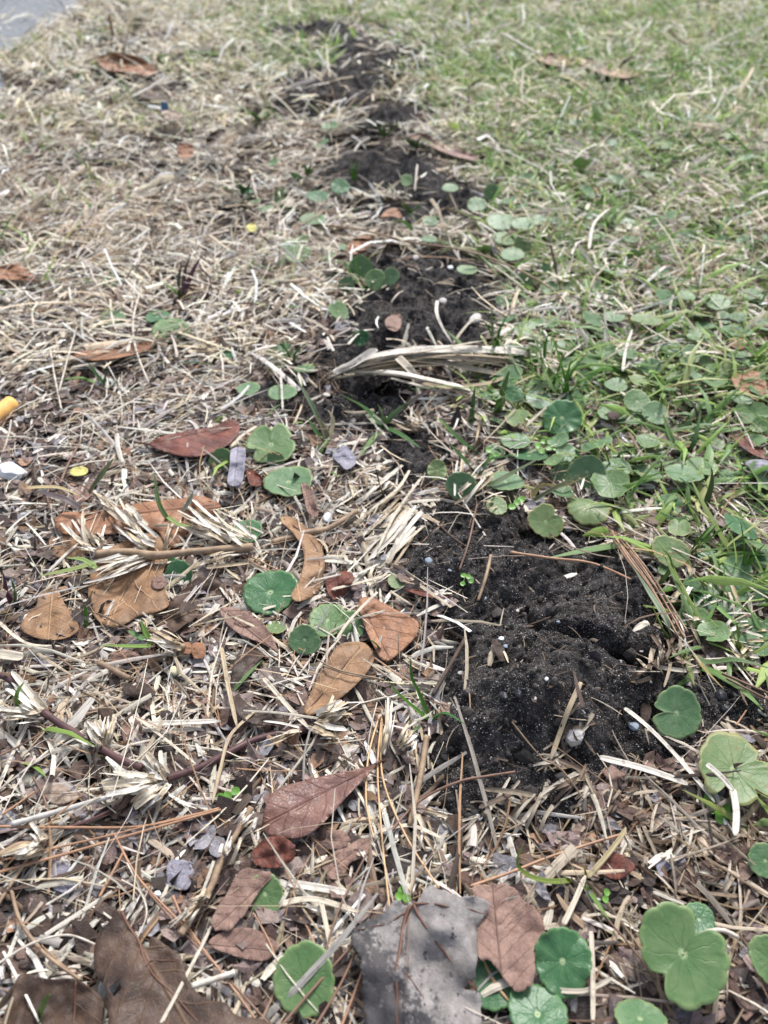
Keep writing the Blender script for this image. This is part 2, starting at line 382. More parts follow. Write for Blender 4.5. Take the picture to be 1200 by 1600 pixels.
ys = np.r_[np.arange(-.6, 3.4, .01), np.geomspace(3.4, 40, 30)]; ts = np.r_[0, .004, .01, .03, .08, .2, .5, 1.2, 3, 6]
T, Y = np.meshgrid(ts, ys); X = road_x(Y) + .006*(fbm(Y*60, T*0, 77, 2)-.5) - T
Z = base_h(X, Y)*np.exp(-T*6) + np.where(T < .002, -.004, .0015)
i = np.arange(T.size).reshape(T.shape); F = np.stack([i[:-1, :-1], i[1:, :-1], i[1:, 1:], i[:-1, 1:]], -1).reshape(-1, 4)
tag(mesh_np('road', np.c_[X.ravel(), Y.ravel(), Z.ravel()], F, mat=M_ASPH), kind='structure')

def mound(cells, step, label):
    """one heap of loose soil: the fine surface over the lumps listed in cells"""
    L = [SW[k] for k in cells]
    x0 = min(a-rx*1.15 for a, b, rx, ry in L); x1 = max(a+rx*1.15 for a, b, rx, ry in L)
    y0 = min(b-ry*1.15 for a, b, rx, ry in L); y1 = max(b+ry*1.15 for a, b, rx, ry in L)
    x, y, F = grid(np.arange(x0, x1, step), np.arange(y0, y1, step))
    m = np.full(x.shape, -9.0)
    for (cx, cy, rx, ry) in L: m = np.maximum(m, 1-np.sqrt(((x-cx)/rx)**2+((y-cy)/ry)**2))
    m = m + .5*(fbm(x*38, y*38, 21, 3)-.5)
    z = H(x, y) + soil_detail(x, y) + .0030*(fbm(x*520, y*520, 53, 2)-.5) + .0028*(fbm(x*280, y*280, 54, 2)-.5) + .0005 + .0005*(cells[0] % 5) - .008*sst(0., -.12, m)
    keep = (m > -.14)[F].all(1); F = F[keep]
    used = np.unique(F); remap = np.full(len(x), -1); remap[used] = np.arange(len(used))
    o = mesh_np('soil_mound', np.c_[x, y, z][used], remap[F], mat=M_SOIL)
    return tag(o, label, 'soil mound', 'heaps of black soil thrown up in a line')
mound([0,1,2,3,4,5,6], .0009, 'largest black sandy soil mound, split by a dark crack, nearest of the line')
mound([7,8,9,12], .0014, 'black soil mound just behind the bleached straw bundle')
mound([10], .0018, 'low crumbly soil mound under the long arching grey stem')
mound([13,14], .0025, 'soil mound behind the small orange leaf and the arching stem')
mound([15,16], .0025, 'blurred soil mound left of the ridge, second to last of the line')
mound([17], .0025, 'small soil mound beside the fallen brown leaf strip far back')
mound([18,19], .003, 'farthest blurred black soil mound near the top of the lawn')
mound([11], .0014, 'thin spread of black soil left of the bundle root')
mound([20,21,24], .0014, 'thin crumbled soil showing between grass tufts in front of the bundle')
mound([22], .002, 'narrow strip of soil between the third and fourth mounds')
# ------------------------------------------------------------------ litter as stuff
def spread_pts(n, y0, y1, mx, power=1.0):
    """n points over the band y0..y1 of the visible wedge plus a margin mx on each side"""
    Y = y0 + (y1-y0)*rng.random(n*3)
    half = .5*(.755*Y+.236) + mx; keep = rng.random(n*3) < half/half.max(); Y = Y[keep][:n]; half = half[keep][:n]
    return (rng.random(len(Y))*2-1)*half, Y
def strips(P, head, pitch, L, W, bend, sag, roll, nseg, wprof, vee=.22):
    n = len(P); t = np.linspace(0, 1, nseg+1)
    h = head[:, None] + bend[:, None]*(t-.5); p = pitch[:, None] + sag[:, None]*(t-.5)
    T = np.stack([np.cos(p)*np.cos(h), np.cos(p)*np.sin(h), np.sin(p)], -1)
    mid = .5*(T[:, 1:]+T[:, :-1])*(L/nseg)[:, None, None]
    C = np.concatenate([np.zeros((n, 1, 3)), np.cumsum(mid, 1)], 1) + P[:, None, :]
    S = np.stack([-np.sin(h), np.cos(h), np.zeros_like(h)], -1); U = np.cross(T, S)
    ro = roll[:, None, None]; S2 = S*np.cos(ro) + U*np.sin(ro); U2 = U*np.cos(ro) - S*np.sin(ro)
    wp = (W[:, None]*wprof)[:, :, None]
    V = np.stack([C - S2*wp*.5, C + U2*wp*vee, C + S2*wp*.5], 2)     # n, seg+1, 3, 3
    i = np.arange(n*(nseg+1)*3).reshape(n, nseg+1, 3)
    F = np.stack([i[:, :-1, :-1], i[:, 1:, :-1], i[:, 1:, 1:], i[:, :-1, 1:]], -1).reshape(-1, 4)
    st = np.zeros((n, nseg+1, 3, 3)); st[..., 0] = np.array([0, .5, 1]); st[..., 1] = (t[None, :, None]*L[:, None, None]); st[..., 2] = rng.random(n)[:, None, None]
    return V.reshape(-1, 3), F, st.reshape(-1, 3)
def pieces(name, mat, specs):
    VS, FS, SS, TS = [], [], [], []; off = 0
    for (P, head, pitch, L, W, bend, sag, roll, nseg, wprof, tint) in specs:
        V, F, st = strips(P, head, pitch, L, W, bend, sag, roll, nseg, wprof)
        VS.append(V); FS.append(F+off); off += len(V); SS.append(st); TS.append(np.repeat(tint, (nseg+1)*3, 0))
    return mesh_np(name, np.concatenate(VS), np.concatenate(FS), {'st': np.concatenate(SS), 'tint': np.concatenate(TS)}, mat)
def palette(n, cols, wts, jit=.18):
    c = np.array(cols)[rng.choice(len(cols), n, p=np.array(wts)/sum(wts))]
    return np.clip(c*(1+jit*rng.normal(size=(n, 1)))*(1+.018*rng.normal(size=(n, 3))), .01, .85)
STRAW = [(.62,.56,.465), (.70,.655,.585), (.49,.405,.30), (.40,.37,.345), (.21,.145,.10), (.075,.052,.04)]
FARS = [(.78,.70,.54), (.84,.79,.68), (.68,.57,.39), (.60,.54,.46), (.20,.14,.095), (.07,.05,.036)]
def litter(y0, y1, n, mx, Lm, Wm, zmax, keepfun, up=.0, cols=STRAW, wts=(30,24,18,12,8,7), nseg=3, blunt=True, hs=1.1):
    x, y = spread_pts(n, y0, y1, mx); k = rng.random(len(x)) < keepfun(x, y); x, y = x[k], y[k]; m = len(x)
    L = Lm*np.exp(.42*rng.normal(size=m)); W = Wm*np.exp(.38*rng.normal(size=m))
    head = 2*np.pi*fbm(x*14, y*14, 91, 2)*2 + rng.normal(size=m)*hs
    pitch = rng.normal(size=m)*.13 + up*np.abs(rng.normal(size=m))
    z = H(x, y) + zmax*rng.random(m)**1.1 + .0005 + (soil_detail(x, y) if y1 < 1.5 else 0)
    P = np.c_[x, y, z]
    wprof = np.stack([np.interp(np.linspace(0, 1, nseg+1), [0, .2, .8, 1], q) for q in ([.55,1,1,.6],[1,1,.85,.35],[.3,.9,1,1])])[rng.integers(0, 3, m)] if blunt else \
            np.tile(np.interp(np.linspace(0, 1, nseg+1), [0, .4, .8, 1], [.8, 1, .6, .08]), (m, 1))
    tint = palette(m, cols, wts); qx, qy = to_px(x, y)      # old matted thatch at the lower right, fresher straw elsewhere
    old = sst(700, 860, qx)*sst(1150, 1260, qy); tint = tint*(1-old[:, None]*np.array([.34, .40, .46]))
    return (P, head, pitch, L, W, rng.normal(size=m)*.5, -np.abs(rng.normal(size=m))*(.25+up), rng.normal(size=m)*.45, nseg, wprof, tint)
def onroad(x, y, soft=.10): return sst(-soft, soft*.2, x-road_x(y))
def k_straw(x, y):
    s = 1-sst(-.14, .06, soil_mask(x, y))*.992
    g = green_field(x, y); fr = sst(.6, 1.1, y); d = (1-fr)*(.50+.50*sst(.32, .55, fbm(x*16, y*16, 71, 3)))+fr*(.22+.78*sst(.36, .58, fbm(x*10, y*7, 72, 4)))
    px, py = to_px(x, y)
    old = sst(760, 860, px)*sst(1200, 1280, py)
    s = np.maximum(s, .16*sst(1.1, 1.6, y))
    return s*d*(1-g*(.15+.30*sst(.9, 1.6, y)))*(1-.35*old)*np.maximum(onroad(x, y, np.where(y > 1.5, .025, .05)), .03)
def k_grassland(x, y):
    return (1-sst(-.15, .1, soil_mask(x, y)))*(.04+.96*green_field(x, y))*onroad(x, y, .03)
def fans(n, y0, y1, mx):
    """frayed clumps: several stiff splinters spreading from one point"""
    x, y = spread_pts(n, y0, y1, mx); k = rng.random(len(x)) < k_straw(x, y)*(1-.6*green_field(x, y)); x, y = x[k], y[k]
    q = rng.integers(5, 11, len(x)); h0 = 2*np.pi*rng.random(len(x))
    X = np.repeat(x, q); Y = np.repeat(y, q); m = len(X); hd = np.repeat(h0, q) + rng.normal(size=m)*.13; la = rng.normal(size=m)*.0030; lo = rng.normal(size=m)*.004
    L = .015*np.exp(.35*rng.normal(size=m)); W = .0019*np.exp(.3*rng.normal(size=m))
    P = np.c_[X-la*np.sin(hd)+lo*np.cos(hd), Y+la*np.cos(hd)+lo*np.sin(hd), H(X, Y)+.002+.004*rng.random(m)]
    wp = np.tile([.7, 1, .9, .5], (m, 1)); tint = palette(m, [(.66,.60,.50), (.74,.69,.61), (.55,.45,.31)], (4, 4, 2), .15)
    return (P, hd, rng.normal(size=m)*.1+.12, L, W, rng.normal(size=m)*.2, rng.normal(size=m)*.15, rng.normal(size=m)*.5, 3, wp, tint)
FINE = [(.62,.56,.47), (.42,.26,.15), (.30,.20,.14), (.50,.40,.28)]
o = pieces('straw_litter', M_STRAW, [
    litter(.02, .62, 15500, .07, .0145, .0016, .0060, k_straw),
    litter(.02, .62, 5200, .07, .030, .0017, .0065, k_straw),
    litter(.02, .80, 11000, .07, .034, .00055, .0085, lambda x, y: k_straw(x, y)*.9+.01, cols=FINE, wts=(4, 3, 2, 3)),
    litter(.02, .62, 5200, .07, .0125, .0027, .0066, k_straw, wts=(30, 40, 12, 10, 4, 3)),
    litter(.02, .75, 700, .07, .050, .0013, .0085, lambda x, y: k_straw(x, y)*.9, hs=3),
    fans(650, .04, .75, .07),
    litter(.60, 1.35, 37000, .12, .026, .0022, .011, k_straw, up=.2, cols=[(.73,.655,.53), (.80,.75,.66), (.60,.50,.36), (.50,.45,.40), (.23,.165,.12), (.09,.065,.05)]),
    litter(.75, 1.5, 9000, .12, .05, .0009, .012, k_straw, up=.1, cols=FINE, wts=(4, 2, 1, 3)),
    litter(1.3, 3.3, 82000, .35, .036, .0032, .013, lambda x, y: k_straw(x, y)*1.0, up=.26, nseg=2, cols=FARS, wts=(30, 26, 16, 8, 9, 9)),
    litter(3.2, 7.0, 42000, 1.0, .055, .006, .025, lambda x, y: np.maximum(k_straw(x, y), .0), up=.5, nseg=2),
])
tag(o, 'broken bleached straw and dry grass clippings strewn over the whole lawn', 'straw', kind='stuff')
# green turf
GR = [(.23,.36,.085), (.12,.23,.055), (.33,.44,.13), (.40,.42,.19), (.19,.30,.12)]
TAN = [(.56,.48,.33), (.48,.38,.22), (.62,.56,.42)]
def blades(n, y0, y1, mx, L, W, up, cols, wts, kf, zb=.002, nseg=3, bendy=.7):
    s = list(litter(y0, y1, n, mx, L, W, zb, kf, up=0, cols=cols, wts=wts, nseg=nseg, blunt=False, hs=3))
    m = len(s[0]); s[2] = np.clip(up*(.35+rng.random(m)*1.0), 0, 1.35); s[6] = -bendy*(.4+rng.random(m)); s[7] = rng.normal(size=m)*.35
    return tuple(s)
kg = lambda x, y: k_grassland(x, y)*sst(.28, .72, green_field(x, y)*.5+.6*fbm(x*13, y*13, 15, 2))
o = pieces('lawn_grass', M_GRASS, [
    blades(5600, .12, .62, .08, .030, .0034, .42, GR, (4, 4, 3, 2, 3), lambda x, y: kg(x, y)*.75),
    blades(2600, .12, .9, .08, .034, .0010, .80, GR[:3], (4, 2, 4), lambda x, y: kg(x, y)*.8),
    blades(14000, .55, 1.35, .12, .028, .0033, .48, GR, (4, 4, 3, 2, 3), kg),
    blades(72000, 1.3, 3.3, .35, .030, .0040, .55, GR, (4, 3, 4, 3, 3), kg, nseg=2),
    blades(36000, 3.2, 7.0, 1.0, .06, .007, .8, GR, (4, 3, 4, 3, 3), lambda x, y: np.maximum(kg(x, y), .3), nseg=2),
    blades(32000, .3, 3.3, .3, .026, .0024, .6, GR+TAN, (5, 5, 4, 3, 4, 4, 4, 4), lambda x, y: .8*(1-sst(-.15, .1, soil_mask(x, y)))*onroad(x, y, .03)*sst(.6, 1.0, y)*sst(.42, .6, fbm(x*8, y*8, 19, 2)), zb=.012),
])
tag(o, 'green grass blades growing through the straw on the right and far lawn', 'grass', kind='stuff')
# leaf crumbs
def crumbs(name, mat, n, y0, y1, mx, size, zmax, kf, cols, wts, label, cat, bend=.4):
    x, y = spread_pts(n, y0, y1, mx); k = rng.random(len(x)) < kf(x, y); x, y = x[k], y[k]; m = len(x)
    R0 = np.minimum(size*np.exp(.40*rng.normal(size=m)), size*1.9); th = np.linspace(0, 2*np.pi, 9)[:-1]
    rr = R0[:, None]*(.55+.75*rng.random((m, 8))); a0 = rng.random(m)*6.28; st = .45+.55*rng.random(m)
    lx = rr*np.cos(th); ly = rr*np.sin(th)*st[:, None]; lz = bend*(lx**2)/R0[:, None]*rng.normal(size=m)[:, None] + .10*R0[:, None]*rng.normal(size=(m, 8))
    lx = np.c_[np.zeros(m), lx]; ly = np.c_[np.zeros(m), ly]; lz = np.c_[np.zeros(m), lz]
    tx, ty = rng.normal(size=m)*.16, rng.normal(size=m)*.16
    lz = lz + lx*np.tan(tx)[:, None] + ly*np.tan(ty)[:, None]
    c, s = np.cos(a0)[:, None], np.sin(a0)[:, None]
    V = np.stack([x[:, None]+lx*c-ly*s, y[:, None]+lx*s+ly*c, (H(x, y)+.0008+zmax*rng.random(m))[:, None]+lz], -1).reshape(-1, 3)
    i = (np.arange(m)*9)[:, None]; j = np.arange(8)
    F = np.stack([np.broadcast_to(i, (m, 8)), i+1+j, i+1+(j+1) % 8], -1).reshape(-1, 3)
    tint = np.repeat(palette(m, cols, wts, .22), 9, 0)
    return tag(mesh_np(name, V, F, {'tint': tint}, mat, smooth=False), label, cat, kind='stuff')
BR = [(.135,.088,.070), (.20,.150,.135), (.08,.055,.047), (.23,.215,.23), (.035,.025,.022), (.25,.150,.095)]
crumbs('leaf_litter', M_FRAG, 42000, .02, .75, .07, .0042, .0066, lambda x, y: (.35+.65*sst(.35, .6, fbm(x*13, y*13, 44, 3)))*(1-sst(-.14, .06, soil_mask(x, y)))*(1-.65*green_field(x, y))*onroad(x, y, .04), BR, (26, 22, 20, 12, 14, 6), 'crumbled brown and grey leaf fragments between the straw on the left', 'leaf litter')
crumbs('leaf_litter', M_FRAG, 15000, .7, 3.2, .25, .0085, .012, lambda x, y: k_straw(x, y)*(1-.75*green_field(x, y))*(.25+.75*sst(.48, .62, fbm(x*5, y*5, 46, 3))), [(.15,.10,.07), (.24,.18,.14), (.08,.055,.043), (.24,.22,.22), (.04,.03,.024), (.27,.165,.10)], (26, 22, 20, 8, 14, 6), 'crumbled brown leaf fragments in the straw farther back', 'leaf litter')
# grains on soil
def grains(name, n, y0, y1, size, cols, wts, kf, mat, label, cat, sub=False):
    x, y = spread_pts(n, y0, y1, .05); k = rng.random(len(x)) < kf(x, y); x, y = x[k], y[k]; m = len(x)
    T = np.array([(1,0,0),(-1,0,0),(0,1,0),(0,-1,0),(0,0,1),(0,0,-1)], float); TF = np.array([(0,2,4),(2,1,4),(1,3,4),(3,0,4),(2,0,5),(1,2,5),(3,1,5),(0,3,5)])
    if sub:
        E = {}; T = [tuple(q) for q in T]; nf = []
        def mp(a, b):
            key = (min(a, b), max(a, b))
            if key not in E:
                v = (np.array(T[a])+np.array(T[b])); v = v/np.linalg.norm(v); T.append(tuple(v)); E[key] = len(T)-1
            return E[key]
        for a, b, c in TF:
            p, q, r = mp(a, b), mp(b, c), mp(c, a); nf += [(a, p, r), (p, b, q), (r, q, c), (p, q, r)]
        T = np.array(T); TF = np.array(nf)
    s = np.minimum(size*np.exp(.5*rng.normal(size=m)), size*1.7); nv = len(T)
    V = T[None]*s[:, None, None]*(.6+.7*rng.random((m, 1, 3)))*(.8+.45*rng.random((m, nv, 1)))
    px, py = x, y; zz = H(x, y)+soil_detail(x, y)+.0006
    V = V + np.stack([px, py, zz+s*.2], -1)[:, None]
    F = (np.arange(m)*nv)[:, None, None]+TF[None]
    return tag(mesh_np(name, V.reshape(-1, 3), F.reshape(-1, 3), {'tint': np.repeat(palette(m, cols, wts, .2), nv, 0)}, mat, smooth=False), label, cat, kind='stuff')
def mat_tint(name, rough):
    m, nt, b, out = newmat(name); n = N(nt); tint, _ = n.attr('tint'); f = n.noise(n.pos(), 1500, 3)
    n.put(b.inputs['Base Color'], n.mix(1., tint, n.ramp(f, (.3, .6), (.7, 1.25)), 'MULTIPLY')); b.inputs['Roughness'].default_value = rough
    n.put(b.inputs['Normal'], n.bump(f, .6, .0005)); return m
M_GRAIN = mat_tint('sand_grains', .4); M_CLOD = mat_tint('soil_crumb', .85)
ks = lambda x, y: sst(-.12, .12, soil_mask(x, y))
grains('sand_grains', 210000, .15, .95, .00027, [(.50,.48,.47), (.30,.28,.28), (.62,.58,.54), (.20,.14,.12)], (4, 5, 2, 2), lambda x, y: ks(x, y)*sst(.33, .6, fbm(x*34, y*34, 5, 2)), M_GRAIN, 'white and grey sand grains sprinkled over the black soil', 'sand')
grains('soil_crumbs', 34000, .12, 1.5, .0011, [(.045,.040,.039), (.060,.052,.048), (.022,.019,.018)], (4, 3, 3), lambda x, y: np.maximum(ks(x, y), .12), M_CLOD, 'black crumbs of loose soil on and around the mounds', 'soil crumbs', sub=True)
grains('soil_crumbs', 900, .12, .9, .0026, [(.045,.040,.039), (.060,.052,.048), (.022,.019,.018)], (4, 3, 3), lambda x, y: ks(x, y)*.8, M_CLOD, 'larger dark clods lying on the near mounds', 'soil clods', sub=True)
# dark fibres and straw bits on the soil
ksoil = lambda x, y: sst(-.05, .15, soil_mask(x, y))*.9
o = pieces('root_fibres', M_STRAW, [
    litter(.15, .7, 1700, .0, .009, .0006, .001, ksoil, cols=[(.10,.07,.05), (.20,.14,.10), (.45,.38,.30)], wts=(6, 4, 1), up=.1),
    litter(.15, .7, 900, .0, .005, .0010, .001, lambda x, y: ksoil(x, y)*sst(.5, .65, fbm(x*30, y*30, 66, 2)), cols=[(.20,.15,.11), (.40,.33,.25), (.12,.085,.065)], wts=(5, 3, 4), up=.1),
    litter(.7, 2.6, 3000, .0, .02, .0016, .004, ksoil, cols=[(.10,.07,.05), (.30,.24,.17), (.50,.42,.32)], wts=(3, 3, 3), up=.3)])
tag(o, 'fine dark roots and straw specks caught in the black soil', 'root fibres', kind='stuff')
# ================================================================== individual things
def cr(pts, n, closed=False):
    """points along a Catmull-Rom curve"""
    P = np.array(pts, float); m = len(P); out = []
    segs = m if closed else m-1
    for i in range(segs):
        if closed: a, b, c, d = P[(i-1) % m], P[i], P[(i+1) % m], P[(i+2) % m]
        else: a, b, c, d = P[max(i-1, 0)], P[i], P[i+1], P[min(i+2, m-1)]
        for t in np.linspace(0, 1, n, endpoint=False):
            out.append(.5*((2*b)+(c-a)*t+(2*a-5*b+4*c-d)*t*t+(3*b-a-3*c+d)*t**3))
    if not closed: out.append(P[-1])
    return np.array(out)
def tube_arrays(C, rad, k=6):
    C = np.array(C, float); n = len(C); T = np.gradient(C, axis=0); T /= np.linalg.norm(T, axis=1)[:, None]+1e-12
    up = np.array([0, 0, 1.]); S = np.cross(T, up); bad = np.linalg.norm(S, axis=1) < .15; S[bad] = (1, 0, 0)
    S -= (S*T).sum(1)[:, None]*T; S /= np.linalg.norm(S, axis=1)[:, None]; U = np.cross(S, T)
    a = np.linspace(0, 2*np.pi, k, endpoint=False); rad = np.broadcast_to(rad, (n,))
    V = C[:, None]+rad[:, None, None]*(np.cos(a)[None, :, None]*S[:, None]+np.sin(a)[None, :, None]*U[:, None])
    i = np.arange(n*k).reshape(n, k); j = np.roll(i, -1, 1)
    F = np.stack([i[:-1], j[:-1], j[1:], i[1:]], -1).reshape(-1, 4)
    caps = []
    for e, rev in ((i[0], True), (i[-1], False)):
        for q in range(1, k-2, 2): caps.append([e[0], e[q], e[q+1], e[q+2]] if not rev else [e[0], e[q+2], e[q+1], e[q]])
    return V.reshape(-1, 3), np.concatenate([F, np.array(caps)])
def tube(name, C, rad, mat, parent=None, k=6, org=None):
    V, F = tube_arrays(C, rad, k)
    if org is not None: V = V-np.array(org)
    return mesh_np(name, V, F, mat=mat, parent=parent)
def px_curve(pts, lifts, n=6):
    """3-D curve above the ground through traced points"""
    if np.isscalar(lifts): lifts = [lifts]*len(pts)
    fl = far_lift(pts[0][1])*.6; P = [at(a, b, l+fl) for (a, b), l in zip(pts, lifts)]
    return cr(P, n)
def blade_arrays(C, W, roll=0., vee=.18, prof=None):
    n = len(C); T = np.gradient(C, axis=0); T /= np.linalg.norm(T, axis=1)[:, None]
    S = np.cross(T, [0, 0, 1.]); S /= np.linalg.norm(S, axis=1)[:, None]+1e-9; U = np.cross(S, T)
    S2 = S*math.cos(roll)+U*math.sin(roll); U2 = U*math.cos(roll)-S*math.sin(roll)
    t = np.linspace(0, 1, n); wp = np.interp(t, *(prof or ([0, .15, .6, 1], [.7, 1, .8, .06])))*W
    a = np.array([-.5, -.27, 0, .27, .5]); hgt = vee*(2*np.abs(a))**1.5
    V = C[:, None]+a[None, :, None]*wp[:, None, None]*S2[:, None]+hgt[None, :, None]*wp[:, None, None]*U2[:, None]
    i = np.arange(n*5).reshape(n, 5); F = np.stack([i[:-1, :-1], i[1:, :-1], i[1:, 1:], i[:-1, 1:]], -1).reshape(-1, 4)
    L = np.r_[0, np.cumsum(np.linalg.norm(np.diff(C, axis=0), axis=1))]
    st = np.zeros((n, 5, 3)); st[..., 0] = a+.5; st[..., 1] = L[:, None]; st[..., 2] = random.random()
    return V.reshape(-1, 3), F, st.reshape(-1, 3)
def blade(name, C, W, tint, mat=None, parent=None, org=(0,0,0), roll=0., vee=.18, prof=None, tint2=None):
    V, F, st = blade_arrays(C, W, roll, vee, prof); n = len(V)//5
    t = np.repeat(np.linspace(0, 1, n), 5)[:, None]; tc = np.array(tint)[None]*(1-t)+np.array(tint2 or tint)[None]*t
    o = mesh_np(name, V-np.array(org), F, {'st': st, 'tint': tc}, mat or M_GRASS, parent=parent)
    sm_ = o.modifiers.new('thickness', 'SOLIDIFY'); sm_.thickness = .00018; sm_.offset = 0
    return o
# ---- fallen leaves -------------------------------------------------------
def far_lift(py): return float(.012*sst(560, 250, py))
def leaf(label, mat, pts, base, tip, lift=.0075, cup=0., wave=.0015, slope=0., roll=0., seed=0, hole=None, stalk=None, curl=0., ragged=0., cat='leaf', group='dead leaves lying on the lawn', name='fallen_leaf', veins=None):
    """pts: outline; the blade is meshed over its own flat shape, then bent"""
    P = np.array(pts, float); O = cr(P, 5, True); lift += far_lift(P[:, 1].mean())
    c0 = P.mean(0); cw = at(c0[0], c0[1], lift); zc = cw.z
    X, Y = flat(O[:, 0], O[:, 1], zc); O2 = np.c_[X, Y]
    if ragged:
        k = np.arange(len(O2)); rr = (rng.random(len(O2))-.5)*2*ragged; O2 = O2+(O2-O2.mean(0))*rr[:, None]
    bx, by = flat(base[0], base[1], zc); tx, ty = flat(tip[0], tip[1], zc)
    A = np.array([tx-bx, ty-by]); Ln = np.linalg.norm(A); A /= Ln; B = np.array([-A[1], A[0]])
    step = max(Ln/30, .0010)
    mn, mx = O2.min(0), O2.max(0)
    gx, gy = np.meshgrid(np.arange(mn[0], mx[0], step), np.arange(mn[1], mx[1], step)); G = np.c_[gx.ravel(), gy.ravel()]
    G += (rng.random(G.shape)-.5)*step*.4
    def inside(G, Q):
        c = np.zeros(len(G), bool); j = len(Q)-1
        for i in range(len(Q)):
            cond = ((Q[i, 1] > G[:, 1]) != (Q[j, 1] > G[:, 1])) & (G[:, 0] < (Q[j, 0]-Q[i, 0])*(G[:, 1]-Q[i, 1])/(Q[j, 1]-Q[i, 1]+1e-15)+Q[i, 0])
            c ^= cond; j = i
        return c
    G = G[inside(G, O2)]
    if hole is not None:
        hp = [np.array(flat(a, b, zc)) for a, b in hole[0]]; hr = hole[1]/ppm(c0[1], zc)
        for h_ in hp: G = G[np.hypot(*(G-h_).T) > hr]
    if len(G):
        d = np.sqrt(((G[:, None]-O2[None])**2).sum(-1)).min(1); G = G[d > step*.45]
    Q = np.concatenate([O2, G]); n = len(O2)
    vs, es, fs, *_ = delaunay_2d_cdt([Vector(q) for q in Q], [(i, (i+1) % n) for i in range(n)], [], 1, 1e-7)
    V = np.array([tuple(q) for q in vs]); F = [list(f) for f in fs]
    cen = np.array([V[f].mean(0) for f in F]); ok = inside(cen, O2)
    if hole is not None:
        for h_ in hp: ok &= np.hypot(*(cen-h_).T) > hr*.8
    F = np.array([f for f, k in zip(F, ok) if k and len(f) == 3])
    q = V-np.array([bx, by]); u = q@A/Ln; v = q@B/Ln; vm = np.abs(v).max()+1e-6
    z = zc + cup*Ln*(v/vm)**2 + slope*Ln*(u-.5) + roll*Ln*v/vm + curl*Ln*np.maximum(u-.55, 0)**2*3
    z += wave*2*(fbm(V[:, 0]*70+seed*3.7, V[:, 1]*70, 200+seed, 3)-.5)*2 + .0012*(fbm(V[:, 0]*260, V[:, 1]*260, 230+seed, 2)-.5)
    z -= .0006*np.exp(-(v/.02)**2)
    # a raised point slides along its own sight line so that the real outline keeps the traced place
    dz = z-zc; s = (CAM_H-z)/(CAM_H-zc); XX = V[:, 0]*s; YY = V[:, 1]*s
    floor = H(XX, YY)+.0015; z = np.maximum(z, floor)
    r = empty(name, cw); tag(r, label, cat, group)
    W3 = np.c_[XX, YY, z]
    o = mesh_np('blade', W3-np.array(cw), F, {'lc': np.c_[u, v, v*0]}, LM[mat], parent=r)
    md = o.modifiers.new('thickness', 'SOLIDIFY'); md.thickness = .00030; md.offset = 0
    def on_leaf(a, b):
        x_, y_ = flat(a, b, zc); k = np.argmin((V[:, 0]-x_)**2+(V[:, 1]-y_)**2); return W3[k]+np.array([0, 0, .0001])
    if veins:
        VV, FF = [], []; off = 0
        for vl, wd in veins:
            pv = cr(np.array(vl, float), 5); C = np.array([on_leaf(a, b) for a, b in pv])
            for _ in range(2): C[1:-1] = (C[:-2]+2*C[1:-1]+C[2:])/4
            a_, f_ = tube_arrays(C, np.linspace(wd, wd*.35, len(C)), 6); VV.append(a_); FF.append(f_+off); off += len(a_)
        mesh_np('veins', np.concatenate(VV)-np.array(cw), np.concatenate(FF), mat=MP['petiole_dead'], parent=r)
    if stalk:
        p0 = on_leaf(*base); pe = at(stalk[0], stalk[1], lift*.6); C = cr([p0, (p0+np.array(pe))/2+np.array([0, 0, .0008]), np.array(pe)], 5)
        tube('stalk', C, np.linspace(.0008, .0006, len(C)), MP['petiole_dead'], r, org=cw)
    return r
leaf('large grey speckled maple leaf with palmate veins, bottom of the frame', 'grey',
     [(548,1455),(567,1443),(600,1427),(618,1406),(635,1415),(653,1407),(667,1385),(690,1390),(717,1400),(743,1402),(770,1417),(753,1437),(745,1457),(745,1500),(742,1527),(726,1545),(750,1553),(752,1600),(755,1680),(700,1720),(600,1700),(572,1650),(570,1600),(568,1567),(563,1500),(550,1473)],
     (640,1412), (625,1700), lift=.020, wave=.0042, cup=-.05, seed=1, ragged=.02,
     veins=[([(640,1412),(625,1480),(618,1540),(619,1600),(622,1690)], .00095), ([(645,1413),(672,1458),(705,1503),(745,1545)], .0008), ([(648,1412),(690,1414),(735,1422),(765,1426)], .0006), ([(632,1425),(600,1445),(555,1452)], .0005), ([(622,1508),(650,1545),(664,1562)], .0005)])
leaf('crumpled pinkish brown leaf tucked behind the grey maple leaf', 'pinkish',
     [(740,1388),(762,1382),(780,1380),(800,1385),(820,1408),(838,1420),(851,1445),(848,1465),(836,1490),(836,1528),(815,1550),(800,1545),(780,1520),(765,1500),(748,1498),(742,1440)], (785,1540), (770,1385), lift=.016, wave=.0028, seed=2, ragged=.03)
leaf('large dark brown leaf with a small hole, bottom left', 'brown',
     [(187,1423),(196,1440),(207,1457),(230,1482),(237,1463),(263,1480),(283,1497),(293,1530),(320,1560),(353,1567),(370,1587),(420,1600),(440,1680),(300,1720),(200,1700),(165,1640),(170,1590),(163,1570),(165,1545),(147,1513),(150,1467),(163,1450)],
     (187,1423), (340,1680), lift=.017, wave=.0026, seed=3, hole=([(181,1544)], 6), ragged=.01,
     veins=[([(188,1426),(215,1470),(232,1512),(275,1560),(340,1620)], .0007), ([(228,1505),(250,1500),(280,1505)], .0004)])
leaf('curled brown leaf with a green blade in front, bottom left corner', 'brown',
     [(32,1522),(77,1530),(117,1530),(150,1550),(163,1567),(160,1600),(150,1680),(10,1690),(0,1620),(7,1583),(17,1560)], (118,1535), (110,1670), lift=.014, cup=.10, wave=.003, seed=4, veins=[([(118,1534),(117,1580),(112,1640)], .0006)])
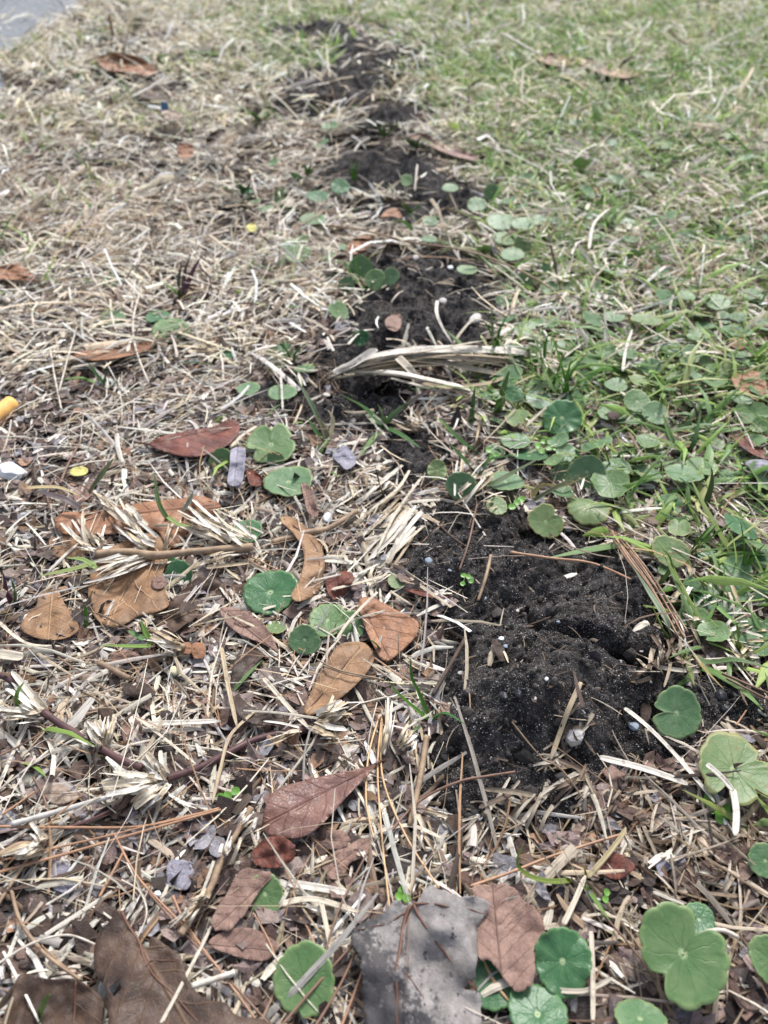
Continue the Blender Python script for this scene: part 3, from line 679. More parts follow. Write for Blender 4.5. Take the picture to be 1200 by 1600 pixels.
leaf('torn brown leaf piece covering half of a small pennywort leaf', 'pinkish',
     [(372,1365),(390,1355),(425,1367),(412,1385),(400,1400),(385,1425),(372,1440),(355,1457),(330,1445),(345,1410),(360,1385)], (425,1367), (335,1450), lift=.0125, wave=.002, seed=5, ragged=.05)
leaf('smooth dusty pink leaf tip below the torn brown piece', 'pinkish',
     [(325,1475),(350,1455),(390,1450),(425,1467),(435,1480),(422,1497),(405,1502),(360,1492)], (325,1475), (430,1485), lift=.009, cup=.03, seed=6)
leaf('smooth reddish brown spoon-shaped leaf pointing to the upper right, lower centre', 'red',
     [(587,1194),(567,1200),(527,1208),(487,1217),(440,1230),(420,1247),(411,1277),(412,1300),(440,1309),(475,1307),(505,1286),(540,1247),(578,1208)], (588,1194), (405,1290), lift=.013, cup=.035, wave=.0012, seed=7, stalk=(602,1188),
     veins=[([(586,1196),(530,1225),(470,1260),(420,1288)], .0005)])
leaf('tan spoon-shaped leaf crossed by a thin straw, centre', 'tan',
     [(527,1010),(547,1003),(570,1005),(583,1021),(582,1037),(563,1063),(533,1090),(500,1112),(480,1118),(475,1108),(490,1073),(510,1037)], (476,1117), (572,1005), lift=.012, cup=.03, wave=.001, seed=8,
     veins=[([(478,1115),(515,1070),(545,1030),(562,1010)], .00045)])
leaf('orange brown leaf with fine dark veins at the left foot of the big mound', 'orange',
     [(560,940),(580,934),(617,952),(652,971),(650,993),(630,1015),(608,1032),(596,1030),(585,1012),(570,980)], (562,938), (612,1034), lift=.012, cup=.04, wave=.0012, seed=9)
leaf('large tan lobed oak leaf lying under the frayed runner', 'tan',
     [(140,903),(138,933),(147,963),(167,978),(187,979),(217,963),(233,960),(263,947),(258,925),(253,900),(262,875),(258,857),(247,838),(227,834),(200,843),(160,863),(145,880)], (240,835), (165,980), lift=.0095, wave=.0014, seed=10,
     veins=[([(240,838),(215,890),(190,935),(170,970)], .0005), ([(212,893),(185,905),(155,912)], .0003), ([(205,910),(225,925),(245,940)], .0003)])
leaf('flat brown leaf with a narrow top, left edge below the runner', 'tan',
     [(62,930),(88,921),(103,947),(123,977),(113,993),(87,1000),(57,997),(32,983),(40,963),(57,947)], (82,922), (75,1000), lift=.010, cup=.02, seed=11)
leaf('orange brown lobed leaf behind the frayed runner with a rolled right end', 'orange',
     [(93,803),(140,799),(180,791),(233,784),(287,778),(313,775),(343,787),(338,802),(300,807),(293,830),(277,855),(260,850),(240,827),(187,833),(133,837),(90,830)], (343,787), (90,815), lift=.0095, wave=.0025, curl=.05, seed=12)
leaf('small tan leaf fragment left of the oak leaf', 'tan', [(78,843),(100,836),(132,840),(133,858),(128,870),(95,872),(80,862)], (78,850), (132,855), lift=.009, seed=13)
leaf('small tan leaf just below the yellow petal', 'pinkish', [(114,775),(128,755),(146,750),(144,772),(126,786)], (130,752), (125,785), lift=.008, seed=14)
leaf('dark crumpled brown leaf between oak leaf and pennyworts', 'brown',
     [(228,985),(240,957),(268,937),(305,906),(345,902),(398,906),(403,922),(362,935),(322,955),(292,975),(256,996)], (230,985), (400,912), lift=.009, wave=.0035, seed=15, ragged=.05)
leaf('narrow tan leaf with a water mark below the crumpled leaf', 'pinkish',
     [(345,950),(380,954),(415,978),(435,1020),(415,1008),(375,991),(352,972)], (345,950), (435,1020), lift=.010, cup=.05, seed=16)
leaf('curled crescent-shaped brown leaf standing above the pennyworts', 'tan',
     [(437,812),(452,807),(477,823),(497,843),(507,873),(505,900),(495,927),(467,940),(455,930),(467,907),(475,877),(471,853),(455,830)], (440,812), (470,940), lift=.016, wave=.0022, roll=-.10, seed=17, veins=[([(445,813),(482,838),(500,875),(492,920)], .0005)])
leaf('dark brown curled leaf strip left of the tan spoon leaf', 'dark',
     [(366,1035),(380,1010),(400,1002),(420,1013),(402,1037),(382,1065),(374,1085),(400,1108),(450,1113),(442,1130),(400,1133),(370,1116),(359,1080)], (410,1005), (445,1122), lift=.010, wave=.003, cup=.06, seed=18)
leaf('glossy rusty red elongated leaf with a dark stalk, left', 'rust',
     [(232,693),(253,682),(300,672),(333,667),(353,657),(368,657),(375,670),(363,690),(333,707),(300,714),(267,709),(240,699)], (231,694), (375,662), lift=.012, cup=.06, wave=.001, seed=19, stalk=(209,692))
leaf('lavender grey leaf stub beside the round pennywort', 'mauve', [(362,702),(382,701),(382,728),(376,757),(356,756),(359,728)], (372,702), (366,757), lift=.014, cup=.10, seed=20)
leaf('small shiny brown pod-like leaf below the lavender stub', 'rust', [(385,735),(398,736),(413,750),(405,760),(390,756)], (385,733), (412,760), lift=.010, cup=.2, seed=21)
leaf('orange brown leaf with dark veins, right edge', 'orange', [(1143,588),(1152,580),(1172,579),(1192,586),(1198,608),(1192,634),(1180,625),(1150,608)], (1190,632), (1148,582), lift=.014, cup=.03, seed=22)
leaf('pale orange leaf at the left edge, upper part', 'orange', [(-20,420),(0,416),(25,412),(48,425),(54,438),(20,437),(-15,434)], (-15,428), (54,434), lift=.014, cup=.06, seed=23)
leaf('long low reddish leaf under straw, left middle', 'orange', [(110,553),(150,546),(200,540),(237,534),(228,548),(180,560),(140,563)], (108,555), (238,536), lift=.012, cup=.05, seed=24)
leaf('small pinkish brown leaf scrap on the mound behind the bundle', 'pinkish', [(602,500),(612,492),(625,490),(627,508),(618,518),(604,512)], (602,508), (627,500), lift=.006, seed=25)
leaf('orange brown leaf scrap left of the third mound', 'orange', [(541,386),(556,372),(578,368),(578,382),(562,396),(545,396)], (540,390), (578,372), lift=.012, wave=.003, seed=26)
leaf('brown curled leaf strip pointing at the orange scrap', 'brown', [(504,424),(518,406),(536,394),(546,400),(534,414),(516,428)], (504,425), (545,396), lift=.011, cup=.06, seed=27)
leaf('small orange leaf tip in front of the fourth mound', 'orange', [(594,342),(604,328),(620,326),(629,342),(612,338)], (594,342), (626,328), lift=.012, seed=28)
leaf('long brown leaf strip beside the fourth mound, blurred', 'pinkish', [(640,214),(662,208),(690,224),(732,236),(750,247),(735,250),(698,240),(658,222)], (640,212), (753,250), lift=.005, wave=.0012, cup=0.06, seed=29)
leaf('far brown leaf left half of a pair on the blurred lawn', 'tan', [(838,90),(856,82),(880,86),(900,96),(880,104),(855,100)], (838,90), (900,98), lift=.004, wave=.0012, cup=0.06, seed=30)
leaf('far brown leaf right half of a pair on the blurred lawn', 'tan', [(895,92),(925,92),(955,104),(1000,114),(975,122),(930,112)], (895,94), (1000,116), lift=.004, wave=.0012, cup=0.06, seed=31)
leaf('large brown oak leaf in the blurred upper left', 'orange', [(150,92),(175,82),(200,85),(222,92),(245,110),(225,118),(200,112),(168,110)], (150,95), (245,112), lift=.006, wave=.0012, cup=0.1, seed=32)
leaf('dark pointed oak leaf behind the blue scrap, blurred', 'brown', [(212,138),(232,128),(252,134),(285,140),(268,150),(262,160),(240,156),(222,152)], (212,138), (285,146), lift=.006, wave=.0012, cup=0.06, seed=33)
leaf('curled orange leaf glowing among blurred straw, upper left', 'orange', [(277,232),(284,224),(297,226),(303,236),(296,246),(280,245)], (277,236), (303,236), lift=.024, cup=.25, seed=34)
leaf('dark purple leaf standing on edge, upper left', 'dark', [(322,228),(326,212),(340,202),(353,204),(346,212),(334,224)], (322,230), (352,204), lift=.024, cup=.1, seed=35)
leaf('pink pale leaf scrap beside the blue scrap', 'pale', [(252,176),(265,172),(282,176),(284,184),(262,188)], (252,180), (284,180), lift=.020, seed=36)
leaf('red brown leaf tip poking out of straw below the big mound', 'rust', [(938,1362),(946,1332),(968,1334),(992,1353),(978,1368),(962,1375)], (945,1332), (965,1375), lift=.010, cup=.12, seed=37)
leaf('wrinkled dark red fruit-like husk below the reddish spoon leaf', 'rust', [(395,1335),(405,1317),(430,1306),(455,1314),(462,1334),(447,1350),(421,1358),(400,1351)], (398,1340), (460,1330), lift=.014, cup=-.16, wave=.0060, seed=38, ragged=.05, name='seed_husk', cat='husk', group='small scraps on the ground')
leaf('ragged brown scrap right of the dark husk', 'pinkish', [(485,1312),(500,1300),(533,1298),(547,1316),(525,1328),(492,1322)], (485,1310), (547,1315), lift=.008, wave=.002, seed=39, ragged=.08)
leaf('ragged brown scrap with cracks below the previous golden needles', 'pinkish', [(505,1347),(530,1327),(560,1312),(578,1310),(570,1337),(546,1350),(535,1376),(511,1371)], (508,1365), (576,1312), lift=.008, wave=.002, seed=40, ragged=.08)
leaf('crumpled maroon leaf scrap left of the orange brown leaf', 'rust', [(510,905),(524,902),(535,892),(553,900),(546,918),(531,936),(514,931)], (512,930), (550,900), lift=.009, wave=.003, seed=41, ragged=.06)
leaf('small oval tan leaf with a dark patch, left centre', 'pinkish', [(169,1025),(184,1016),(210,1018),(219,1027),(200,1036),(178,1036)], (168,1026), (219,1026), lift=.009, seed=42)
leaf('tiny orange brown scrap left of two by the pale seed', 'orange', [(278,1012),(288,1004),(298,1006),(297,1022),(282,1020)], (278,1014), (298,1014), lift=.009, seed=43)
leaf('tiny orange brown scrap right of two by the pale seed', 'orange', [(299,1008),(312,1004),(321,1010),(319,1027),(303,1028)], (299,1014), (321,1018), lift=.009, seed=44)
leaf('dark brown pod-shaped leaf below the golden bark stick', 'dark', [(190,1078),(206,1066),(230,1069),(243,1080),(236,1090),(205,1089)], (190,1080), (243,1082), lift=.010, cup=-.15, seed=45)
leaf('pale papery leaf scrap above the bleached stick', 'pale', [(63,1233),(93,1222),(128,1240),(114,1251),(84,1257)], (63,1240), (128,1240), lift=.008, seed=46)
leaf('tiny pinkish disc stuck on the oak leaf', 'pinkish', [(237,908),(246,900),(258,903),(260,914),(248,921),(239,918)], (237,910), (260,910), lift=.0125, wave=.0003, seed=47)
leaf('curled slate grey leaf below the broad grass tuft', 'mauve', [(519,714),(528,703),(537,695),(552,708),(556,724),(541,734),(530,724)], (520,716), (552,712), lift=.010, cup=.12, seed=48)
leaf('dry pale strip of leaf hanging down left of the small white pebble', 'pinkish', [(471,756),(484,760),(492,778),(496,808),(482,802),(476,782)], (474,757), (492,807), lift=.012, cup=.1, seed=49)
leaf('reddish brown leaf strip at the right edge under grass', 'rust', [(1140,679),(1155,674),(1177,692),(1202,712),(1196,718),(1166,704)], (1142,678), (1200,714), lift=.014, seed=50)
leaf('pinkish leaf scrap near the right edge above the tall blade', 'mauve', [(1164,724),(1180,718),(1205,722),(1205,734),(1182,736)], (1164,728), (1205,728), lift=.016, seed=51)
leaf('small orange oval leaf among the right pennyworts', 'orange', [(1139,532),(1152,527),(1168,532),(1173,540),(1156,546),(1143,541)], (1139,534), (1173,540), lift=.014, seed=52)
leaf('thin dark red leaf lying at the left foot of the mound ridge', 'rust', [(632,920),(655,922),(690,926),(706,932),(680,934),(655,930)], (632,920), (706,932), lift=.006, cup=.1, seed=53)
leaf('small dark brown leaf stuck in the near mound', 'dark', [(768,1003),(776,1000),(790,1018),(788,1036),(778,1030)], (770,1002), (786,1036), lift=.004, seed=54)
leaf('brown leaf standing beside the notched pennywort on soil', 'dark', [(1001,1105),(1012,1097),(1018,1110),(1012,1128),(1002,1122)], (1010,1098), (1006,1128), lift=.005, seed=55)
leaf('ragged brown leaf scrap above the dark husk, lower centre left', 'pinkish', [(285,1095),(305,1080),(330,1060),(345,1075),(335,1092),(310,1102)], (285,1095), (343,1068), lift=.0075, wave=.003, seed=56, ragged=.06)
leaf('greyish leaf scrap left of the runner knot', 'pinkish', [(190,1135),(205,1120),(222,1135),(215,1160),(196,1168)], (205,1120), (200,1168), lift=.0075, seed=57, ragged=.06)
leaf('mauve grey scrap with curled edge left of the maroon husk', 'mauve', [(262,1350),(280,1342),(300,1352),(302,1375),(285,1392),(262,1380)], (262,1360), (300,1370), lift=.008, seed=58, ragged=.07)
leaf('grey brown curled scrap near the crossing brown needles', 'mauve', [(78,1352),(100,1345),(118,1370),(112,1395),(88,1392),(76,1372)], (80,1350), (110,1395), lift=.008, seed=59, ragged=.05)
leaf('dark round leaf scrap under the left straws', 'dark', [(40,1430),(58,1422),(78,1436),(72,1462),(50,1460)], (40,1440), (78,1448), lift=.008, seed=60)
leaf('pale bluish scrap in straw above the large kidney-shaped pennywort', 'mauve', [(1026,1348),(1040,1340),(1068,1336),(1070,1356),(1045,1360),(1032,1372)], (1026,1365), (1070,1340), lift=.007, seed=61, ragged=.06)
leaf('brown leaf scrap with a curled point at the lower soil edge', 'brown', [(697,1280),(715,1272),(732,1285),(722,1302),(704,1300)], (697,1290), (732,1285), lift=.007, seed=62)
leaf('yellow oval petal lying on straw, left', 'yellow', [(109,737),(114,731),(128,729),(137,733),(134,741),(120,744),(111,742)], (109,737), (137,737), lift=.011, cup=.05, wave=.0004, seed=63, name='petal', cat='petal', group='small scraps on the ground')
leaf('round yellow petal in the blurred middle distance', 'yellow', [(384,355),(391,349),(400,352),(400,360),(390,362)], (384,356), (400,356), lift=.016, seed=64, name='petal', cat='petal', group='small scraps on the ground')
# ---- pennywort -----------------------------------------------------------
def penny_mesh(seed, notch=None, lobes=14, ragged=0., cupd=.10, ripple=.05, rings=9, seg=150, depth=.75):
    """unit pennywort blade: returns mesh verts, faces, leaf coords; notch: list of (angle deg, width deg, depth)"""
    r_ = np.random.default_rng(seed); th = np.linspace(0, 2*np.pi, seg, endpoint=False)
    rr = 1+.075*np.abs(np.cos(th*lobes/2+r_.random()*6+.5*np.sin(th*2)))**.6-.02 + .05*np.cos(2*th+r_.random()*6)+.035*np.cos(3*th+r_.random()*6)+ragged*.12*(vn(th*2.4, th*0, seed)-.5)
    for (a, wd, dp) in (notch or []):
        d = np.abs((th-R(a)+np.pi) % (2*np.pi)-np.pi); rr = rr*(1-dp*np.exp(-(d/R(wd))**2))
    t = np.linspace(0, 1, rings+1)[1:]**.85
    X = np.r_[0, (t[:, None]*rr*np.cos(th)).ravel()]; Y = np.r_[0, (t[:, None]*rr*np.sin(th)).ravel()]
    tt = np.r_[0, np.repeat(t, seg)]; TH = np.r_[0, np.tile(th, rings)]
    ph = r_.random(4)*6
    Z = cupd*tt**2*(1+.5*np.cos(2*TH+ph[0])) + ripple*tt**2*np.cos(lobes/2*TH+ph[1])*.35 + ripple*tt**3*np.cos(3*TH+ph[2]) - .04*np.exp(-(tt/.12)**2)
    F = [(0, 1+j, 1+(j+1) % seg) for j in range(seg)]; Q = []
    for k in range(rings-1):
        a = 1+k*seg; b = a+seg
        for j in range(seg):
            jj = (j+1) % seg; Q += [(a+j, b+j, b+jj), (a+j, b+jj, a+jj)]
    rn = tt
    return np.c_[X, Y, Z], np.array(F+Q), np.c_[rn*np.cos(TH), rn*np.sin(TH), TH*0]
def penny(px, py, wpx, hpx, mat, label, lift=None, notch=None, lobes=14, ragged=0., cupd=.06, ripple=.025, seed=None, turn=0., side=0., group='round pennywort leaves in the lawn'):
    """a leaf centred on a photo pixel, tilted so that it shows the traced width and height"""
    seed = seed if seed is not None else int(px*7+py)
    rad0 = wpx/2/ppm(py)
    if lift is None: lift = .008 + rad0*.35
    lift += far_lift(py)*.7; c = at(px, py, lift); pm = ppm(py, c.z); rad = wpx/2/pm
    dx, dy, dz = ray(px, py); view = math.atan2(-dz, dy)               # angle below horizontal
    tilt = math.asin(min(1., hpx/wpx)) - view                          # lift the far edge away from the ground
    tilt = max(-.9, min(1.0, tilt))
    V, F, lc = penny_mesh(seed, notch, lobes, ragged, cupd, ripple)
    V = V*rad; ca, sa = math.cos(tilt), math.sin(tilt); cs, ss = math.cos(side), math.sin(side)
    V = np.c_[V[:, 0]*cs-V[:, 2]*ss, V[:, 1], V[:, 0]*ss+V[:, 2]*cs]
    V = np.c_[V[:, 0], V[:, 1]*ca-V[:, 2]*sa, V[:, 1]*sa+V[:, 2]*ca]
    gz = H(c.x+V[:, 0], c.y+V[:, 1])+.002-c.z; V[:, 2] = np.maximum(V[:, 2], gz)
    r = empty('pennywort', c); tag(r, label, 'pennywort', group)
    o = mesh_np('blade', V, F, {'lc': lc}, PM[mat], parent=r)
    if rad > .004:
        md = o.modifiers.new('thickness', 'SOLIDIFY'); md.thickness = .00035; md.offset = 0
    foot = Vector((c.x+random.uniform(-.3, .3)*rad, c.y+random.uniform(.2, .7)*rad, 0)); foot.z = float(H(foot.x, foot.y))
    C = cr([np.array((0, 0, -.0002)), np.array(((foot.x-c.x)*.2, (foot.y-c.y)*.2, (foot.z-c.z)*.55)), np.array(foot-c)], 5)
    tube('stalk', C, .0007 if rad > .006 else .0005, MP['petiole'], r, k=5)
    return r
PW = [
 (476,1530,96,112,'fresh','round scalloped pennywort leaf crossed by a brown needle beside the grey maple leaf',dict(lift=.012,lobes=12,notch=[(262,5,.18)])),
 (414,1397,58,62,'fresh','small pennywort leaf half hidden under the torn brown leaf piece',dict(lift=.009)),
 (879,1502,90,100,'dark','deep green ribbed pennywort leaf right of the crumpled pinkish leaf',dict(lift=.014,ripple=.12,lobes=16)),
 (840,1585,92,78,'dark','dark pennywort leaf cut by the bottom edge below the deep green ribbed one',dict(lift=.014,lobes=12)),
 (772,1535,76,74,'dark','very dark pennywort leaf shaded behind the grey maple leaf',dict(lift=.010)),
 (1067,1490,136,142,'fresh','largest pennywort leaf, kidney shaped with two notches, bottom right',dict(lift=.022,notch=[(48,13,.48),(218,14,.30)],lobes=13,ragged=.5)),
 (1092,1437,50,46,'dark','small darker pennywort leaf tucked behind the large kidney-shaped one',dict(lift=.010)),
 (1206,1500,68,88,'fresh','pennywort leaf cut by the right edge beside the large kidney-shaped one',dict(lift=.018)),
 (1000,1592,74,50,'blue','pennywort leaf peeping over the bottom edge below the kidney-shaped one',dict(lift=.014)),
 (1057,1114,76,86,'blue','pennywort leaf with a left notch lying alone on the bare soil',dict(lift=.011,notch=[(176,9,.45)],lobes=10)),
 (1147,1202,112,100,'old','broad yellowing pennywort leaf with holes, right of the bleached straws',dict(lift=.016,notch=[(20,8,.3),(235,8,.55),(300,6,.35)],lobes=9,ragged=1.)),
 (1196,1345,52,68,'blue','pennywort leaf half cut by the right edge under brown straw',dict(lift=.012)),
 (423,925,80,68,'dark','dark green pennywort leaf beneath the curled crescent leaf',dict(lift=.010,lobes=15)),
 (476,1000,47,57,'blue','bluish round pennywort leaf, lower left of a close group of three',dict(lift=.012)),
 (512,969,60,48,'fresh','lighter pennywort leaf at the top of a close group of three',dict(lift=.010)),
 (548,977,44,42,'fresh','pennywort leaf touching the orange brown leaf, right of a group of three',dict(lift=.009)),
 (431,981,34,18,'old','small yellow-edged pennywort leaf half buried under the tan leaf',dict(lift=.008)),
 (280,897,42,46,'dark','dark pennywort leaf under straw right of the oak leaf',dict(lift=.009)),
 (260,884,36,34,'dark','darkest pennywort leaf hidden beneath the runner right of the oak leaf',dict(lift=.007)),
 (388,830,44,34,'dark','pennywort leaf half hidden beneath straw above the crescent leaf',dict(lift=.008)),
 (346,718,36,36,'fresh','small round pennywort leaf left of the lavender leaf stub',dict(lift=.011)),
 (424,694,76,58,'fresh','large deeply lobed pennywort leaf right of the rusty red leaf',dict(lift=.013,notch=[(95,12,.35),(20,10,.22),(210,10,.3)],lobes=8,ragged=1)),
 (431,719,27,27,'fresh','tiny pennywort leaf at the lower edge of the deeply lobed one',dict(lift=.010)),
 (451,753,72,47,'blue','wide pennywort leaf crossed by straws below the lobed one',dict(lift=.011,lobes=11)),
 (620,909,28,22,'old','tiny yellow-green pennywort leaf on dark soil left of the tall stalk',dict(lift=.006)),
 (683,735,32,30,'old','small scalloped pennywort leaf at the top of the bare ridge',dict(lift=.010,ripple=.12)),
 (721,760,46,50,'blue','pennywort leaf behind pale straws on the right of the bare ridge',dict(lift=.012)),
 (776,791,34,26,'old','pinkish edged pennywort leaf above the ridge crest',dict(lift=.010)),
 (790,753,56,28,'blue','wide flat pennywort leaf behind the crest of the big mound',dict(lift=.014)),
 (826,712,60,16,'dark','narrow dark pennywort leaf seen edge on behind the mound crest',dict(lift=.012)),
 (853,815,58,56,'old','curled brown-edged pennywort leaf leaning over the mound crest',dict(lift=.012,notch=[(40,14,.35)],ragged=1,side=-.3)),
 (919,790,66,40,'old','drooping folded pennywort leaf with brown margin above the crack',dict(lift=.014,cupd=-.25,ragged=1)),
 (917,738,54,54,'blue','large smooth pennywort leaf leaning on another behind the mound',dict(lift=.016,side=.15)),
 (883,742,44,42,'blue','pennywort leaf partly under the large smooth one behind the mound',dict(lift=.010)),
 (1068,741,54,28,'blue','flat pennywort leaf left of a pair near the green blades, right',dict(lift=.014)),
 (1097,729,46,28,'fresh','pennywort leaf right of a pair near the green blades, right',dict(lift=.011)),
 (1047,862,56,50,'old','scalloped pennywort leaf with pale margin beside the thin green tuft',dict(lift=.015,notch=[(265,8,.35)])),
 (1040,892,24,18,'fresh','tiny spotted pennywort leaf below the pale-margined one',dict(lift=.009)),
 (1082,918,32,30,'blue','round pennywort leaf left of two by the dry curled scrap',dict(lift=.010)),
 (1112,920,27,21,'fresh','small pennywort leaf right of two by the dry curled scrap',dict(lift=.010)),
 (1152,924,36,32,'blue','wavy pennywort leaf near the right edge above the straw mat',dict(lift=.012,ragged=1)),
 (1192,932,32,32,'blue','pennywort leaf cut by the right edge above the straw mat',dict(lift=.010)),
 (1101,941,34,28,'dark','pennywort leaf with a bright eye below the two small round ones',dict(lift=.009)),
 (1140,951,36,24,'blue','pennywort leaf half covered by straw below the wavy one',dict(lift=.009)),
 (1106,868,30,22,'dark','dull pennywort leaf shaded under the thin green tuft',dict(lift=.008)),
 (1160,975,34,24,'blue','low pennywort leaf under the right straw mat',dict(lift=.008)),
 (878,653,60,54,'dark','dark round ribbed pennywort leaf with a white eye in the bright green patch',dict(lift=.018,lobes=18,ripple=.08)),
 (956,645,44,26,'fresh','pennywort leaf carrying a dark brown pellet',dict(lift=.014)),
 (995,627,42,34,'fresh','bright wavy pennywort leaf above a cluster of darker ones',dict(lift=.018)),
 (1024,646,42,34,'blue','pennywort leaf at the right end of the cluster with the pellet',dict(lift=.014)),
 (984,652,42,26,'blue','pennywort leaf in the middle of the cluster with the pellet',dict(lift=.010)),
 (963,602,36,20,'blue','pennywort leaf behind the cluster with the pellet',dict(lift=.014)),
 (842,625,42,28,'dark','dark spotted pennywort leaf left of the bright green patch',dict(lift=.013)),
 (1158,622,36,22,'blue','pennywort leaf beside the orange leaf at the right edge',dict(lift=.014)),
 (388,608,34,20,'blue','single oval pennywort leaf left of the straw bundle root',dict(lift=.011)),
 (440,550,40,26,'blue','pennywort leaf behind the thin green blades left of the bundle',dict(lift=.011)),
 (476,576,32,12,'blue','flat narrow pennywort leaf touching the bundle root',dict(lift=.009)),
 (441,614,42,24,'blue','pennywort leaf crossed by an upright straw left of the bundle',dict(lift=.009)),
 (268,517,60,34,'fresh','wide ragged pennywort leaf in the left straw field',dict(lift=.013,ragged=1)),
 (246,495,38,16,'dark','dark pennywort leaf behind the wide ragged one in the left field',dict(lift=.012)),
 (283,534,30,12,'dark','shaded pennywort leaf in front of the wide ragged one',dict(lift=.008)),
 (177,497,38,20,'blue','pennywort leaf left of the bleached branching twig',dict(lift=.012)),
 (174,439,28,18,'blue','small bluish pennywort leaf behind the bleached twig',dict(lift=.012)),
 (350,556,28,18,'dark','small dark pennywort leaf right of the wide ragged one',dict(lift=.011)),
 (564,528,24,30,'dark','upright curled young pennywort leaf on the black soil',dict(lift=.012,cupd=.5,ripple=.25)),
 (529,486,34,26,'fresh','tilted pennywort leaf at the left flank of the second mound',dict(lift=.012,side=-.5)),
 (563,418,36,38,'fresh','upright pennywort leaf with a pale eye left of the third mound',dict(lift=.016)),
 (541,445,24,26,'blue','small round pennywort leaf with a white eye below the upright one',dict(lift=.012)),
 (586,437,32,30,'fresh','bright pennywort leaf between the upright one and the notched one',dict(lift=.012)),
 (611,432,28,26,'blue','folded pennywort leaf at the right of the small green group',dict(lift=.012,side=.5)),
 (530,424,40,30,'fresh','broad pennywort leaf behind the small white-eyed one',dict(lift=.008)),
 (465,398,40,24,'fresh','pale oval pennywort leaf in straw left of the brown strip',dict(lift=.012)),
 (452,382,26,14,'blue','bluish pennywort leaf just behind the pale oval one',dict(lift=.012)),
 (489,343,40,16,'blue','pennywort leaf left of the long arching stem tip',dict(lift=.014)),
 (531,292,30,20,'dark','pennywort leaf left of the fourth mound, right of two',dict(lift=.014)),
 (496,307,32,16,'dark','pennywort leaf left of the fourth mound, left of two',dict(lift=.014)),
 (730,422,30,14,'fresh','light green pennywort leaf under the arching stem',dict(lift=.012)),
 (671,374,24,10,'blue','tiny pennywort leaf resting on the arching stem',dict(lift=.012)),
 (672,346,24,13,'blue','small pennywort leaf in front of the fourth mound right side',dict(lift=.012)),
 (703,294,26,11,'blue','bright pennywort leaf on the right part of the fourth mound',dict(lift=.014)),
 (635,282,20,16,'fresh','pennywort leaf beside the curved white stem on the fourth mound',dict(lift=.014)),
 (825,517,44,28,'fresh','spotted pennywort leaf at the left end of a pair right of second mound',dict(lift=.015)),
 (850,505,46,16,'blue','longish pennywort leaf just behind the spotted one',dict(lift=.014)),
 (855,543,26,18,'blue','small pennywort leaf below the spotted one',dict(lift=.012)),
 (887,535,34,22,'blue','pennywort leaf between the spotted one and the thin tuft',dict(lift=.012)),
 (893,572,36,28,'blue','pennywort leaf under the thin green tuft tips',dict(lift=.011)),
 (806,565,30,16,'blue','pennywort leaf above the end of the straw bundle',dict(lift=.011)),
 (783,347,44,24,'blue','wide pennywort leaf at the left of the mid patch behind the stem',dict(lift=.016)),
 (790,373,40,18,'fresh','pennywort leaf just in front of the wide one behind the stem',dict(lift=.014)),
 (800,398,38,18,'blue','pennywort leaf with pale eye touching the arching stem',dict(lift=.014)),
 (817,350,36,18,'blue','pennywort leaf right of the wide one behind the stem',dict(lift=.016)),
 (745,320,30,20,'blue','tall pennywort leaf at the right shoulder of the fourth mound',dict(lift=.020)),
 (768,300,24,26,'fresh','upright pennywort leaf beside the right shoulder of the fourth mound',dict(lift=.022)),
 (1072,463,28,14,'blue','pale oval pennywort leaf in front of the purple leaf, right',dict(lift=.016)),
 (1120,472,40,24,'fresh','large folded pennywort leaf in the upper right row',dict(lift=.018)),
 (1131,497,26,18,'blue','round pennywort leaf, left of a touching pair near the right edge',dict(lift=.015)),
 (1154,497,25,17,'blue','round pennywort leaf, right of a touching pair near the right edge',dict(lift=.014)),
 (1151,517,44,18,'blue','wide pennywort leaf below the touching pair near the right edge',dict(lift=.013)),
 (1148,552,36,16,'blue','pennywort leaf below the small orange oval leaf',dict(lift=.012)),
 (1176,462,34,20,'blue','pennywort leaf near the right edge, uppermost of the row',dict(lift=.016)),
 (1196,508,30,18,'blue','pennywort leaf cut by the right edge in the middle row',dict(lift=.014)),
 (1082,553,34,26,'blue','pennywort leaf left of the yellowing one in the right lawn',dict(lift=.013)),
 (1102,566,22,20,'old','yellow pennywort leaf in the right lawn',dict(lift=.013)),
 (1010,500,46,18,'old','yellow-green long pennywort leaf in the mid right lawn',dict(lift=.015)),
 (960,495,34,16,'blue','pennywort leaf above the bright blade patch',dict(lift=.014)),
 (1138,745,30,22,'blue','pennywort leaf under the long right straws',dict(lift=.010)),
 (735,905,10,8,'fresh','minute pennywort seedling leaf beside the tall stalk',dict(lift=.006)),
 (740,580,44,18,'fresh','pennywort leaf glimpsed through the straw bundle',dict(lift=.006)),
 (765,618,36,18,'blue','pennywort leaf just in front of the straw bundle end',dict(lift=.010)),
 (806,690,44,24,'blue','pennywort leaf behind straws above the mound crest, centre right',dict(lift=.012)),
 (775,704,30,22,'blue','small pennywort leaf left of the centre right one behind the crest',dict(lift=.010)),
]
for (a, b, wd, hh, mt, lab, kw) in PW: penny(a, b, wd, hh, mt, lab, **kw)
